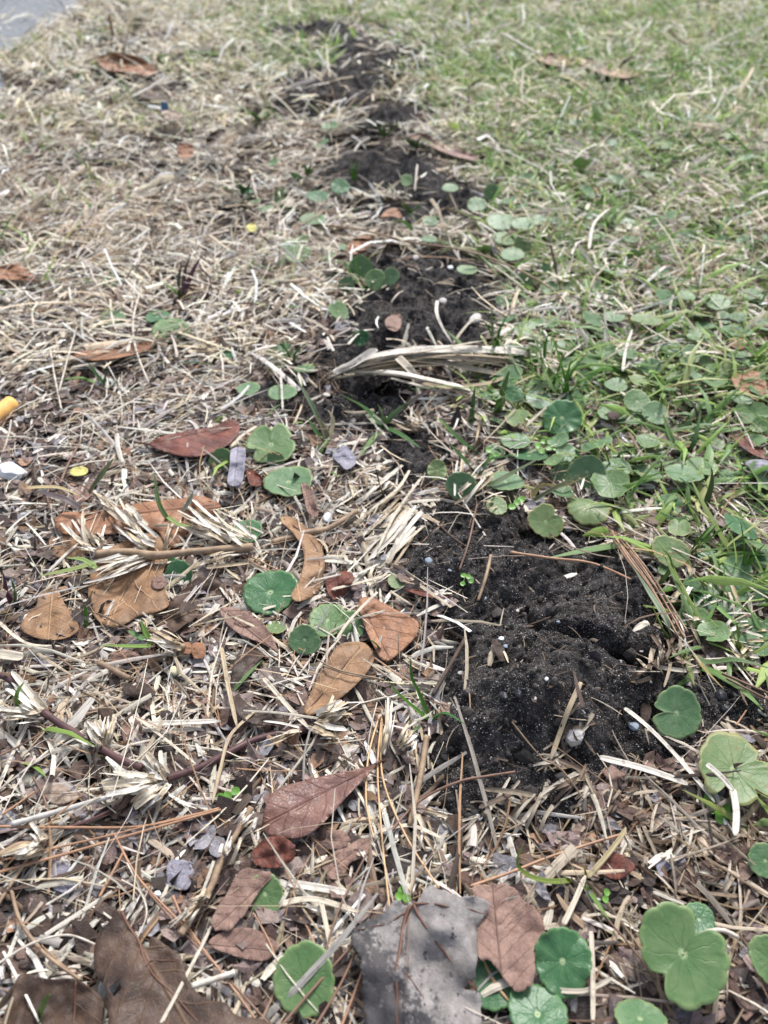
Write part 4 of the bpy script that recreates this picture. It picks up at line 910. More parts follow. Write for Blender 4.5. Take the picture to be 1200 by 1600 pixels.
# crowd of further pennyworts in the right lawn: copies of a few, each with its own size and turn
protos = []
for i, mt in enumerate(['blue', 'fresh', 'blue', 'dark', 'old', 'blue', 'fresh']):
    V, F, lc = penny_mesh(900+i, [(random.uniform(0, 360), 8, random.choice([.0, .3, .45]))], random.choice([10, 12, 14]), .5, random.uniform(-.05, .18), .07, rings=5, seg=42)
    me = mesh_np('blade', V, F, {'lc': lc}, PM[mt]); me_d = me.data; bpy.data.objects.remove(me)
    Vt, Ft = tube_arrays(cr([(0, 0, -.01), (.1, .1, -.6), (.25, .3, -1.15)], 4), .06, 5)
    s_ = mesh_np('stalk', Vt, Ft, mat=MP['petiole']); s_d = s_.data; bpy.data.objects.remove(s_); protos.append((me_d, s_d))
taken = [(a, b, wd) for (a, b, wd, *_r) in PW]
ZONES = [  # polygon-like boxes on the lawn: x0,x1,y0,y1 in photo pixels, how many, label
 (760, 960, 300, 480, 34, 'one of the crowded small pennywort leaves between fourth mound and arching stem end'),
 (960, 1210, 310, 470, 26, 'one of the scattered small pennywort leaves in the grassy upper right lawn'),
 (900, 1210, 470, 600, 32, 'one of the crowded pennywort leaves in the right lawn above the pellet cluster'),
 (790, 900, 480, 620, 10, 'one of the pennywort leaves crowding the thin bright green tuft'),
 (960, 1210, 600, 790, 18, 'one of the pennywort leaves sunk in straw between pellet cluster and right edge'),
 (760, 960, 640, 790, 8, 'one of the low pennywort leaves in the green fringe behind the mound crest'),
 (1060, 1210, 820, 1010, 9, 'one of the small pennywort leaves in the straw mat right of the crack'),
 (700, 1200, 130, 300, 30, 'one of the blurred pennywort leaves dotted over the far right lawn'),
 (330, 560, 170, 420, 16, 'one of the blurred pennywort leaves in the straw left of the mound line'),
 (700, 1200, 20, 130, 16, 'one of the faint pennywort leaves at the far top of the lawn')]
for (x0, x1, y0, y1, cnt, lab) in ZONES:
    k = 0; tries = 0
    while k < cnt and tries < 4000:
        tries += 1; px, py = random.uniform(x0, x1), random.uniform(y0, y1)
        sz = random.uniform(.0075, .0135); wd = 2*sz*ppm(py)
        X, Y = flat(px, py)
        if float(soil_mask(np.array([X]), np.array([Y]))[0]) > -.05: continue
        if any((px-a)**2+((py-b)*1.7)**2 < (.42*(wd+w_))**2 for a, b, w_ in taken): continue
        taken.append((px, py, wd)); k += 1
        c = at(px, py, random.uniform(.009, .018)*(1 if py > 300 else 1.5))
        r = empty('pennywort', c); tag(r, lab, 'pennywort', 'small pennywort leaves: '+lab[11:]); md, sd_ = random.choice(protos)
        b_ = bpy.data.objects.new('blade', md); col.objects.link(b_); b_.parent = r; b_.scale = (sz*random.uniform(.8, 1), sz, sz)
        b_.rotation_euler = (random.gauss(.15, .30), random.gauss(0, .3), random.uniform(0, 6.28))
        s2 = bpy.data.objects.new('stalk', sd_); col.objects.link(s2); s2.parent = r; s2.scale = (.009, .009, .012)
# ---- straight and bent pieces -------------------------------------------
def rod(label, name, cat, pts, wpx, mat, lift=.010, group=None, taper=(1, .8), n=7, k=6, knots=0):
    C = px_curve(pts, lift, n); mid = pts[len(pts)//2]; r_ = wpx*(.82 if mid[1] > 600 else .55)/2/ppm(mid[1], .01)
    t = np.linspace(0, 1, len(C)); rad = r_*np.interp(t, [0, 1], taper)*(1+.08*np.sin(t*37+pts[0][0]))
    org = C[0].copy(); o = tube(name, C, rad, MP[mat], k=k, org=org); o.location = org
    return tag(o, label, cat, group)
G_N = 'pine needles on the lawn'
NEED = [
 ('brown needle lying level into the left edge, uppermost of the three joined needles',[(-10,1291),(120,1293),(230,1290),(342,1263)],6.0,'needle'),
 ('brown needle, lowest of the three joined needles at the left',[(-10,1365),(100,1335),(220,1300),(345,1265)],6.5,'needle'),
 ('brown needle between the other two joined needles at the left',[(-10,1347),(90,1324),(180,1303),(262,1282),(340,1264)],4.5,'needle'),
 ('stout tan needle slanting up at the left edge across the joined needles',[(-5,1415),(30,1362),(66,1306)],8,'stem_tan'),
 ('very long brown needle running from the joined needles to the bottom edge',[(178,1302),(215,1370),(280,1440),(335,1505),(408,1605)],5,'needle'),
 ('second long needle running beside the very long one towards the bottom',[(232,1395),(285,1455),(340,1512),(425,1605)],5,'needle2'),
 ('short orange needle crossing under the joined needles',[(155,1402),(175,1365),(192,1333)],6,'needle'),
 ('bent tan stalk curving from the left to the big brown leaf',[(18,1392),(32,1440),(70,1490),(126,1531)],8,'stem_tan'),
 ('left needle of the golden cluster hanging over the reddish spoon leaf',[(593,1118),(576,1180),(572,1250),(584,1310)],4.5,'gold'),
 ('middle needle of the golden cluster hanging over the reddish spoon leaf',[(597,1117),(590,1200),(597,1310),(609,1421)],4.5,'gold'),
 ('right needle of the golden cluster ending at the grey maple leaf',[(598,1120),(597,1210),(632,1302),(686,1388)],4.5,'gold'),
 ('brown needle lying across the round scalloped pennywort leaf',[(438,1605),(485,1550),(549,1478)],6,'needle2'),
 ('brown needle in the middle of three left of the grey maple leaf',[(492,1605),(530,1542),(558,1482)],6,'needle2'),
 ('brown needle closest to the grey maple leaf of three on its left',[(533,1605),(552,1556),(566,1518)],6,'needle'),
 ('thin orange needle between the pink leaf tip and scalloped pennywort',[(398,1430),(418,1466),(433,1503)],4,'needle'),
 ('golden needle sticking out below the crumpled pinkish leaf',[(755,1500),(776,1540),(808,1578)],7,'gold'),
 ('curved red brown stalk sweeping from the golden needles up to the soil',[(608,1302),(655,1252),(715,1222),(765,1212),(805,1206)],6,'needle2'),
 ('reddish needle lying across the straw below the big mound',[(735,1385),(800,1362),(870,1335),(972,1303)],6.5,'needle'),
 ('brown needle lying over the top of the big mound',[(798,863),(860,872),(925,880),(985,905)],5.5,'needle'),
 ('thin brown needle leaning on the left slope of the ridge',[(718,890),(733,845),(745,788)],4,'needle2'),
 ('orange needle upper of two pointing at the crescent leaf',[(372,862),(405,876),(462,905)],4,'needle'),
 ('orange needle lower of two pointing at the crescent leaf',[(365,856),(400,882),(460,908)],3.5,'needle'),
 ('brown needle standing beside the yellow petal',[(94,756),(108,722),(126,690)],5,'needle2'),
 ('brown needle right of the yellow petal pointing down',[(80,800),(74,772),(88,740)],4,'needle2'),
 ('long thin needle under the bleached stick, left',[(-5,1183),(35,1163),(90,1130)],4,'needle2'),
 ('orange needle meeting the bleached stick at the left edge',[(2,1273),(25,1258),(54,1237)],5,'needle'),
 ('reddish brown needle passing behind the bleached stick',[(52,1215),(68,1245),(80,1290)],4.5,'needle2'),
 ('upper brown needle of the sheaf at the right edge above the lone notched leaf',[(1128,1052),(1165,1068),(1205,1085)],6,'needle2'),
 ('lower brown needle of the sheaf at the right edge above the lone notched leaf',[(1135,1060),(1170,1078),(1205,1096)],5,'needle2'),
 ('thin brown needle in the straw left of the yellowing pennywort',[(945,1432),(985,1478),(1025,1532)],5,'needle2'),
 ('brown needle crossing straw above the far left stick',[(60,482),(130,493),(200,500)],4,'needle'),
 ('brown needle standing upright left of the wide ragged pennywort',[(200,578),(202,540),(200,500)],3.5,'needle2'),
 ('brown needle right of the very long needle, steep',[(270,1400),(288,1440),(316,1480)],6,'needle'),
 ('brown needle on straw below the torn brown scraps',[(505,1500),(530,1420),(575,1330)],5,'needle2'),
 ('short red needle pointing at the flake of soil, left of lone leaf',[(1150,1133),(1158,1122),(1166,1110)],3.5,'needle'),
]
for lab, pts, wd, mt in NEED: rod(lab, 'pine_needle', 'pine needle', pts, wd, mt, lift=.0125 if pts[0][1] > 1380 and 420 < pts[0][0] < 600 else .0105, group=G_N, n=8)
for k, off in enumerate([(-7, 2), (-3, -1), (1, 3), (5, 0), (9, 4), (13, 1)]):
    rod('brown needle in the tight sheaf edging the right side of the big mound', 'pine_needle', 'pine needle',
        [(958+off[0]*.6, 832+off[1]*2), (985+off[0], 872), (1020+off[0], 920+off[1]), (1058+off[0]*1.3, 985+off[1]*3)], 4.5, ['needle2', 'needle', 'stem_tan'][k % 3], lift=.012+.0015*(k % 3), group='brown needles in the tight sheaf right of the big mound')
G_S = 'loose dry stems'
RODS = [
 ('slim bleached stick slanting up from the left edge to the frayed knot',[(18,1288),(90,1268),(170,1245),(258,1221)],12,'stem_grey',.013),
 ('tan stem under the bleached stick pointing at the frayed knot',[(100,1295),(150,1278),(215,1242)],9,'stem_red',.009),
 ('dark twig leaning on the left flank of the big mound',[(727,998),(703,1040),(676,1086)],9,'twig',.010),
 ('upright brown stalk standing in the near soil ridge',[(767,868),(760,898),(754,918),(747,938)],7,'stem_tan',.009),
 ('stiff pale stick standing between golden needles and the mound',[(667,1150),(656,1218),(640,1290)],13,'stem_tan',.010),
 ('short cut pale stick beside the big dark leaf',[(300,1541),(335,1530),(367,1519)],13,'white_stem',.013),
 ('golden bark stick lying left of the pale seed',[(155,1036),(178,1048),(202,1060)],14,'stem_tan',.010),
 ('weathered grey stick in the upper left straw',[(-5,490),(55,458),(128,436)],7,'stem_grey',.014),
 ('bleached branching twig trunk in the left straw field',[(218,458),(208,500),(212,545),(232,598)],7,'white_stem',.015),
 ('bleached twig left of the branching twig',[(121,508),(108,552),(92,612)],6,'white_stem',.016),
 ('bleached upright straw left of the tall bleached twig',[(78,545),(86,592),(96,640)],6,'white_stem',.014),
 ('long arching grey stem crossing behind the second mound',[(482,350),(560,358),(640,378),(720,390),(795,415),(862,452),(903,500)],6,'stem_tan',[.012,.018,.016,.020,.022,.018,.010]),
 ('short thorn-like twig at the end of the arching stem',[(880,470),(897,508),(906,545)],5,'stem_grey',.014),
 ('brown grey stick pointing from the crescent leaf to the ridge',[(425,848),(480,832),(512,826),(558,798)],13,'stem_tan',.010),
 ('cream stick in the blurred far lawn',[(783,52),(812,68),(840,84)],7,'white_stem',.035),
 ('blurred grey twig in the far left straw',[(205,152),(232,138),(255,122)],6,'stem_grey',.035),
 ('blurred dark twig in the far left straw',[(55,160),(80,140),(105,118)],6,'twig',.030),
 ('thin white curved fibre reaching in from the left edge at the bottom',[(-5,1507),(50,1474),(105,1461),(150,1476)],5,'white_stem',.014),
 ('looping white fibre above the big dark leaf',[(190,1375),(218,1393),(229,1428),(212,1471)],4,'white_stem',.013),
 ('curved white stalk beside the large kidney-shaped pennywort',[(1088,1466),(1108,1456),(1130,1454),(1153,1464)],11,'white_stem',.014),
 ('curved white stem on the fourth mound',[(652,258),(650,275),(648,298)],6,'white_stem',.014),
 ('arched white stem at the left of the fourth mound',[(553,238),(562,225),(578,216)],8,'white_stem',.020),
 ('thin rootlet crossing the soil below the dark twig',[(622,1095),(660,1093),(700,1103)],3.5,'root',.008),
 ('thin upright straw on the near mound left slope',[(727,1050),(734,1090),(734,1165)],3.5,'stem_tan',.004),
 ('curling pale rootlet over the soil right of the mound foot',[(800,1128),(832,1168),(866,1206)],3.5,'stem_tan',.006),
 ('dark forked root in the soil left of the ridge crest',[(688,822),(705,838),(725,852)],5,'twig',.007),
 ('thin straw across the tan spoon leaf, upper',[(495,1030),(530,1047),(592,1060)],3.5,'stem_tan',.0165),
 ('thin straw across the tan spoon leaf, lower',[(505,1040),(545,1054),(600,1062)],4,'stem_tan',.0160),
 ('green stalk curving over the straw bundle towards its right',[(770,520),(800,560),(820,600)],3,'petiole',.020),
 ('thin bent dead stalk across the mound foot straw',[(850,1187),(878,1203),(912,1249)],4,'stem_tan',.010),
]
for lab, pts, wd, mt, lf in RODS: rod(lab, 'twig', 'twig', pts, wd, mt, lift=lf, group=G_S)
CREAM = (.62,.55,.44); WHITE = (.70,.65,.57); TANC = (.50,.40,.27)
FLAT = ([0, .08, .85, 1], [.6, 1, .9, .3])
BL = [
 ('long bleached straw blade pointing from the mound foot to the yellowing pennywort',[(975,1107),(1010,1135),(1060,1186),(1117,1254)],10,WHITE,.013),
 ('bleached straw blade just below the long one on the mound foot',[(937,1184),(1000,1200),(1040,1213),(1075,1226)],13,WHITE,.011),
 ('kinked white straw lying over the yellowing pennywort leaf, upper half',[(1104,1194),(1125,1212),(1146,1236)],10,WHITE,.022),
 ('kinked white straw lower half beside the yellowing pennywort leaf',[(1145,1233),(1150,1270),(1148,1306)],13,WHITE,.018),
 ('braided pale straw standing on the near mound beside the grey stone',[(908,1066),(890,1105),(875,1145),(860,1188)],9,TANC,.008),
 ('upright bleached straw right of the ribbed dark pennywort',[(923,1455),(926,1520),(926,1605)],9,CREAM,.014),
 ('pale straw leaning to the yellow-green blade base',[(880,1445),(898,1408),(915,1368)],10,CREAM,.013),
 ('pale straw lying level right of the ribbed dark pennywort',[(868,1547),(915,1548),(957,1528)],9,CREAM,.011),
 ('long thin pale straw diagonal above the frayed knot',[(208,1117),(258,1155),(306,1194)],6,CREAM,.012),
 ('broad folded pale straw beside the dark curled strip',[(412,1060),(446,1100),(482,1138)],9,CREAM,.012),
 ('vertical straw with a pink tinge right of the pale seed',[(346,1012),(356,1070),(370,1135)],8,TANC,.013),
 ('narrow tan straw bending down to the tiny clover',[(398,1112),(360,1150),(345,1200),(332,1255)],7,TANC,.013),
 ('pale straw blade left of the tall dark stalk on the ridge',[(640,735),(620,765),(575,800)],8,CREAM,.012),
 ('upper straw of the parallel set left of the ridge',[(660,745),(620,800),(590,860)],8,CREAM,.012),
 ('lower straw of the parallel set left of the ridge',[(650,790),(615,840),(570,880)],8,WHITE,.010),
 ('pale blade lying between crescent leaf and tiny yellow-green leaf',[(518,922),(560,912),(602,900)],12,CREAM,.011),
 ('pale blade crossing the pennywort group to the orange leaf',[(590,925),(550,965),(525,1000)],8,CREAM,.017),
 ('cream straw beside the glossy red leaf tip',[(360,700),(380,680),(402,666)],9,CREAM,.012),
 ('bleached straw lying in the right turf towards the mound sheaf',[(1210,940),(1100,878),(1000,835),(925,792)],4,CREAM,.016),
 ('pale straw rising from the green patch to the left mound',[(820,667),(850,640),(888,612)],7,CREAM,.016),
 ('upright bleached straw in the middle lawn',[(973,580),(978,545),(988,515)],7,WHITE,.022),
 ('kinked white straw in the upper right lawn',[(920,390),(928,350),(952,326)],7,WHITE,.026),
 ('long straw above the orange leaf at the right',[(1055,622),(1095,616),(1137,611)],6,CREAM,.018),
 ('tan straw across the pale twig bundle near the root, left',[(438,575),(440,605),(442,642)],6,WHITE,.016),
 ('pale flat blade pointing at the runner knot from the left edge',[(-5,970),(40,1005),(95,1010)],10,CREAM,.011),
 ('broad cream sheath at the left edge below the flat leaf',[(-5,1022),(20,1026),(36,1028)],20,CREAM,.010),
 ('pale straw on the right of the frayed knot, pointing to it',[(222,1132),(265,1130),(345,1127)],11,WHITE,.011),
 ('bleached bent straw right of the reddish spoon leaf',[(590,1300),(640,1290),(690,1310)],8,CREAM,.010),
 ('upper pale blade of the matted bottom straw left of the maple leaf',[(450,1380),(500,1388),(548,1396)],14,WHITE,.010),
 ('lower pale blade of the matted bottom straw left of the maple leaf',[(440,1412),(490,1405),(560,1425)],11,CREAM,.012),
 ('upright pale blade left of the grey maple leaf tip',[(500,1405),(510,1450),(520,1500)],9,CREAM,.012),
 ('yellowish dead blade curving up from the grass knot, bottom right',[(918,1371),(945,1340),(965,1315),(978,1293)],9,(.40,.33,.19),.014),
]
for lab, pts, wd, tn, lf in BL:
    C = px_curve(pts, lf, 7); W = wd*(.85 if pts[0][1] > 1000 else .62)/ppm(pts[len(pts)//2][1], .01)
    o = blade('loose_straw', C, W, tn, M_STRAW, org=C[0], prof=FLAT, vee=random.uniform(.1, .3), roll=random.uniform(-.4, .4)); o.location = C[0]
    tag(o, lab, 'straw', 'single bleached straws')
# ---- bleached straw bundle ----------------------------------------------
c0 = at(515, 590, .004); bd = empty('straw_bundle', c0); tag(bd, 'thick bundle of bleached straw blades with a root tuft, in front of the second mound', 'straw bundle')
for pts, wd, lf, tn in [
 ([(512,592),(560,572),(620,556),(700,550),(790,552),(834,556)], 15, [.006,.014,.020,.022,.018,.012], WHITE),
 ([(525,586),(555,570),(590,547)], 12, [.010,.020,.026], WHITE),
 ([(560,575),(620,564),(690,570),(740,580),(795,590)], 12, [.012,.018,.018,.014,.010], CREAM),
 ([(555,584),(620,588),(680,600),(735,612)], 14, [.010,.017,.018,.014], WHITE),
 ([(640,558),(700,560),(750,566),(786,573)], 11, [.020,.022,.018,.012], CREAM),
 ([(600,560),(680,547),(756,533)], 7, [.020,.026,.026], CREAM),
 ([(660,600),(700,606),(760,600),(800,586)], 8, [.012,.012,.014,.012], TANC),
 ([(685,610),(730,615),(790,640)], 9, [.012,.014,.010], CREAM),
 ([(620,560),(640,580),(650,600)], 10, [.022,.018,.010], CREAM),
 ([(683,470),(682,490),(692,515),(706,537)], 6, [.022,.026,.024,.018], WHITE),
 ([(706,540),(740,500),(768,510)], 6, [.012,.022,.020], CREAM),
 ([(540,585),(600,572),(700,556),(800,560)], 6, [.015,.020,.025,.020], TANC),
 ([(520,594),(580,584),(650,574),(730,570),(812,566)], 11, [.006,.012,.016,.015,.012], CREAM),
 ([(530,578),(590,560),(660,552),(740,556)], 10, [.010,.018,.021,.020], WHITE),
 ([(610,592),(670,608),(725,622)], 9, [.013,.014,.010], WHITE),
 ([(590,574),(650,566),(720,560),(800,568)], 10, [.014,.018,.019,.012], TANC)]:
    C = px_curve(pts, lf, 8); blade('straw', C, wd*(1.5 if wd > 9 else .85)/ppm(pts[0][1], .015), tn, M_STRAW, bd, org=c0, prof=FLAT, vee=.28, roll=random.uniform(-.3, .3))
VV, FF, off = [], [], 0
for k in range(26):
    a = (random.uniform(495, 530), random.uniform(578, 598)); e = (a[0]+random.uniform(-50, 45), a[1]+random.uniform(-30, 45)); m_ = ((a[0]+e[0])/2+random.uniform(-10, 10), (a[1]+e[1])/2+random.uniform(-10, 10))
    v_, f_ = tube_arrays(px_curve([a, m_, e], [.009, .008, .003], 4), .00045, 4); VV.append(v_); FF.append(f_+off); off += len(v_)
o = mesh_np('root_tuft', np.concatenate(VV)-np.array(c0), np.concatenate(FF), mat=MP['root'], parent=bd)
# ---- runners with frayed sheaths ----------------------------------------
def sheath(parent, org, p0, p1, nb, spread, wpx, cols, lift=(.012, .020), name='leaf_sheath', seed=0, off_=4.):
    """papery splinters fanning from p0 towards p1, one mesh"""
    rr = random.Random(seed); VV, FF, SS, TT = [], [], [], []; off = 0; dx, dy = p1[0]-p0[0], p1[1]-p0[1]
    for k in range(nb):
        a = rr.gauss(0, spread); f = rr.uniform(.55, 1.1); ca, sa = math.cos(a), math.sin(a)
        e = (p0[0]+(dx*ca-dy*sa)*f, p0[1]+(dx*sa+dy*ca)*f*.95); q = rr.gauss(0, off_); ln = math.hypot(dx, dy)+1e-6; sl = rr.uniform(0, .25)*off_/8; s = (p0[0]-dy/ln*q+dx*sl, p0[1]+dx/ln*q+dy*sl); e = (e[0]-dy/ln*q, e[1]+dx/ln*q)
        m_ = ((s[0]+e[0])/2+rr.uniform(-4, 4), (s[1]+e[1])/2+rr.uniform(-4, 4))
        C = px_curve([s, m_, e], [lift[0]+rr.uniform(-.002, .001), lift[1]+rr.uniform(-.005, .001), lift[0]+rr.uniform(-.003, .003)], 5)
        v_, f_, st = blade_arrays(C, wpx*rr.uniform(.35, 1.1)/ppm(p0[1], .01), rr.uniform(-.6, .6), .2, ([0, .08, .88, 1], [.7, 1, rr.uniform(.5, .9), rr.uniform(.1, .5)]))
        VV.append(v_); FF.append(f_+off); off += len(v_); SS.append(st); c = np.array(rr.choice(cols))*rr.uniform(.85, 1.12); TT.append(np.tile(c, (len(v_), 1)))
    return mesh_np(name, np.concatenate(VV)-np.array(org), np.concatenate(FF), {'st': np.concatenate(SS), 'tint': np.clip(np.concatenate(TT), 0, .85)}, M_STRAW, parent=parent)
SH = [(.72,.66,.56), (.64,.55,.42), (.76,.72,.65), (.50,.40,.27)]
def runner(label, segs, sheaths, blades_, stemmat):
    o0 = at(*segs[0][0][0], .01); r = empty('grass_runner', o0); tag(r, label, 'grass runner', 'creeping grass runners')
    for pts, wd, lf in segs:
        C = px_curve(pts, lf, 8); t = np.linspace(0, 1, len(C)); rad = wd/2/ppm(pts[0][1], .01)*(1+.12*np.cos(t*2*np.pi*2))
        tube('stem', C, rad, MP[stemmat], r, k=8, org=o0)
    for s in sheaths: sheath(r, o0, s[0], s[1], int(s[2]*1.5), s[3]*.75, s[4]*.8, cols=SH, seed=int(s[0][0]), off_=6.)
    for pts, wd, tn, lf in blades_:
        C = px_curve(pts, lf, 7); blade('green_blade', C, wd/ppm(pts[0][1], .015), tn, M_GRASS, r, org=o0)
    return r
runner('thick spotted grass runner with white frayed sheaths lying over the oak leaf',
    [([(150,866),(200,862),(242,868),(300,862),(395,855)], 12, .016)],
    [((243,866),(133,900),11,.16,11), ((243,860),(190,812),9,.22,11), ((222,828),(180,775),7,.16,11), ((185,800),(140,760),5,.22,8), ((370,842),(285,795),10,.15,11), ((400,850),(335,815),6,.2,9), ((145,855),(118,800),6,.35,8), ((160,860),(128,840),7,.6,7), ((320,880),(390,870),4,.2,9), ((250,858),(272,806),2,.1,8)],
    [([(140,772),(158,745),(178,716)], 15, (.115,.125,.06), [.016,.028,.036]), ([(125,795),(95,778),(48,766)], 13, (.13,.10,.10), [.016,.022,.018]), ([(262,812),(248,785),(241,738)], 8, (.09,.15,.05), [.016,.025,.035]),
     ([(150,880),(105,892),(62,900)], 10, (.28,.34,.12), .018), ([(150,888),(130,875),(104,872)], 9, (.26,.36,.12), .018), ([(262,808),(280,820),(300,822)], 8, (.26,.34,.12), .018), ([(286,800),(296,785),(302,768)], 12, (.30,.32,.24), [.014,.020,.026]), ([(40,763),(90,762),(125,775)], 7, (.55,.45,.25), .020)], 'stem_tan')
runner('purplish brown grass runner zigzagging between three frayed knots, lower left',
    [([(-15,1050),(15,1062),(45,1085),(70,1115)], 11, .011), ([(68,1113),(110,1142),(148,1163)], 12, .013), ([(160,1170),(190,1188),(222,1200)], 12, .013), ([(262,1216),(310,1200),(350,1180),(400,1155),(460,1143)], 12, .010)],
    [((72,1118),(12,1062),9,.16,15), ((72,1118),(-10,1120),5,.12,10), ((165,1170),(130,1128),10,.5,11), ((162,1165),(170,1115),7,.15,9), ((262,1222),(165,1235),16,.22,14), ((262,1218),(225,1180),10,.35,12), ((262,1222),(215,1268),10,.25,12), ((55,1112),(-5,1108),4,.15,10)],
    [([(30,1107),(27,1085),(38,1065)], 9, (.16,.28,.06), [.014,.022,.026])], 'stem_red')
runner('twisted ropelike pale dead runner crossing the needles, lower left',
    [([(282,1460),(305,1425),(330,1385),(345,1345),(372,1298),(392,1262)], 11, .014)],
    [((330,1392),(305,1420),5,.5,10), ((318,1408),(275,1460),6,.2,9), ((345,1345),(360,1300),5,.2,9), ((372,1300),(400,1262),5,.3,9)], [], 'stem_tan')
runner('short dead runner with a green sprout left of the pale seed',
    [([(288,1012),(262,998),(235,985)], 9, .012)], [((285,1012),(232,985),8,.2,10), ((225,985),(215,970),4,.4,8)],
    [([(238,1006),(228,990),(220,968)], 10, (.20,.34,.08), [.012,.018,.024]), ([(236,1010),(200,1010),(155,1008)], 7, (.24,.36,.09), .014), ([(225,1000),(212,992),(200,985)], 9, (.14,.26,.10), .014)], 'stem_tan')
runner('pale dead runner base left of the golden needles with fanned sheaths',
    [([(430,1152),(455,1146),(478,1138)], 14, .009)], [((500,1128),(545,1095),9,.25,13), ((490,1130),(540,1140),6,.25,13), ((600,1180),(612,1085),6,.06,9), ((625,1170),(650,1140),6,.3,11), ((470,1140),(410,1160),5,.3,10)], [], 'stem_red')
runner('brown grey matted runner under the lower soil edge with pale sheath',
    [([(-8,1340),(30,1322),(70,1318)], 12, .012)], [((75,1320),(0,1345),8,.18,15), ((72,1318),(40,1300),5,.4,11)], [], 'stem_tan')
# dry clumps around mound foot and elsewhere
def clump(label, knots, wpx=9, cols=SH, lift=(.004, .009)):
    o0 = at(*knots[0][0], .006); r = empty('dry_clump', o0); tag(r, label, 'dry grass clump', 'dry grass clumps')
    for i, (a, b, nb, sp) in enumerate(knots): sheath(r, o0, a, b, int(nb*1.1), sp*1.15, wpx, cols, lift, name='splinters', seed=int(a[0]*3+i), off_=13.)
DK = [(.33,.27,.20), (.42,.35,.27), (.22,.16,.115), (.52,.47,.39), (.14,.10,.075)]
clump('matted dry grass hanging below the soil edge, left part', [((780,1260),(700,1330),12,.3), ((850,1230),(790,1300),14,.5), ((830,1290),(760,1270),12,.4)], 8, DK)
clump('matted dry grass below the grey stone, between mound and straw field', [((930,1200),(860,1260),16,.5), ((960,1230),(920,1310),16,.5), ((900,1180),(840,1215),10,.5), ((925,1110),(860,1180),8,.3)], 8, DK)
clump('matted brown dry grass left of the yellowing pennywort', [((1050,1250),(1000,1330),16,.6), ((1010,1210),(980,1280),12,.4), ((1080,1280),(1120,1360),14,.6), ((960,1290),(1040,1330),12,.6)], 8, DK)
clump('tangled dry grass at the right edge under the cut pennywort', [((1150,1360),(1090,1400),14,.7), ((1180,1310),(1120,1320),12,.6), ((1150,1290),(1200,1380),12,.5), ((1120,1400),(1060,1340),10,.6)], 8, DK)
clump('dry roots and blades between ribbed and kidney-shaped pennyworts', [((990,1560),(930,1500),10,.8), ((960,1440),(1000,1400),14,.7), ((1120,1590),(1040,1560),12,.4), ((950,1540),(920,1600),8,.6), ((1180,1560),(1120,1520),10,.5)], 7, DK)
clump('brown dry tuft at the right end of the crack', [((1045,1050),(1010,1000),12,.5), ((1050,1040),(1080,1000),12,.6), ((1060,990),(1040,960),10,.6)], 8, DK, (.006,.014))
clump('pale splayed straw tuft at the right edge above the green broad blade', [((1060,950),(1120,990),14,.5), ((1080,930),(1040,900),10,.5), ((1120,980),(1200,960),14,.4), ((1150,1000),(1195,1040),10,.5), ((1100,880),(1190,960),8,.25)], 8, SH, (.007,.015))
clump('pale straws fanning over the ridge behind the mound crest', [((720,790),(735,700),10,.3), ((735,775),(795,765),8,.2), ((740,640),(750,700),8,.4), ((660,670),(620,650),8,.4)], 7, SH, (.008,.016))
clump('parallel straws sloping down the left side of the ridge', [((655,760),(560,860),16,.12), ((665,800),(575,880),12,.12), ((640,740),(560,790),8,.12), ((620,880),(545,930),10,.2)], 8, SH)
clump('pale splinters below the knotted runner and husk', [((440,1400),(560,1390),12,.2), ((450,1370),(430,1420),8,.4), ((540,1440),(500,1520),10,.25), ((330,1545),(300,1530),6,.4)], 10, SH)
clump('pale splinters below the golden needles', [((640,1250),(700,1340),14,.25), ((600,1230),(620,1300),8,.3), ((700,1380),(660,1300),10,.3), ((640,1400),(650,1360),8,.2)], 9, SH)
clump('bleached straws upright above the grey maple leaf tip', [((645,1412),(648,1365),8,.2), ((590,1350),(560,1290),8,.4)], 9, SH)
# ---- green tufts ---------------------------------------------------------
def tuft(label, base, bl, mat=None):
    o0 = at(*base, .001); r = empty('grass_tuft', o0); tag(r, label, 'grass tuft', 'green grass tufts')
    for pts, wd, tn, top, *t2 in bl:
        P = [base]+pts if pts[0] != base else pts; n_ = len(P); lf = [.002+top*(k/(n_-1))**.8 for k in range(n_)]
        C = px_curve(P, lf, 7); blade('grass_blade', C, wd/ppm(base[1], .01), tn, M_GRASS, r, org=o0, tint2=t2[0] if t2 else None, vee=.25)
    return r
g1, g2, g3, pur, yel = (.10,.24,.035), (.075,.16,.05), (.16,.26,.09), (.12,.05,.08), (.34,.34,.10)
tuft('bright green grass sprout at the left foot of the big mound', (673,1128), [([(655,1085),(643,1058),(642,1027)],7,g1,.040), ([(640,1100),(620,1082),(606,1062)],6,g1,.030), ([(684,1118),(700,1116),(727,1132)],7,(.07,.19,.06),.016), ([(655,1135),(645,1146)],5,g3,.008), ([(665,1110),(660,1098)],5,g1,.012), ([(683,1122),(684,1118)],9,g1,.010)])
tuft('broad-bladed grass tuft in front of the straw bundle', (600,668), [([(570,640),(535,618)],12,g2,.026), ([(635,635),(683,602)],13,g2,.035,pur), ([(597,650),(590,632)],11,g3,.024), ([(625,680),(657,700)],11,g2,.016), ([(580,690),(563,713)],10,g3,.010), ([(612,650),(628,636),(640,630)],9,g2,.024), ([(575,650),(590,668)],10,(.40,.42,.30),.012)])
tuft('leaning grass tuft with a purple blade left of the broad-bladed tuft', (513,697), [([(490,640),(462,590)],9,(.13,.18,.10),.040), ([(497,680),(480,652)],10,g2,.024), ([(505,670),(492,650)],14,(.20,.18,.10),.020), ([(520,660),(512,640)],8,(.55,.48,.32),.022)])
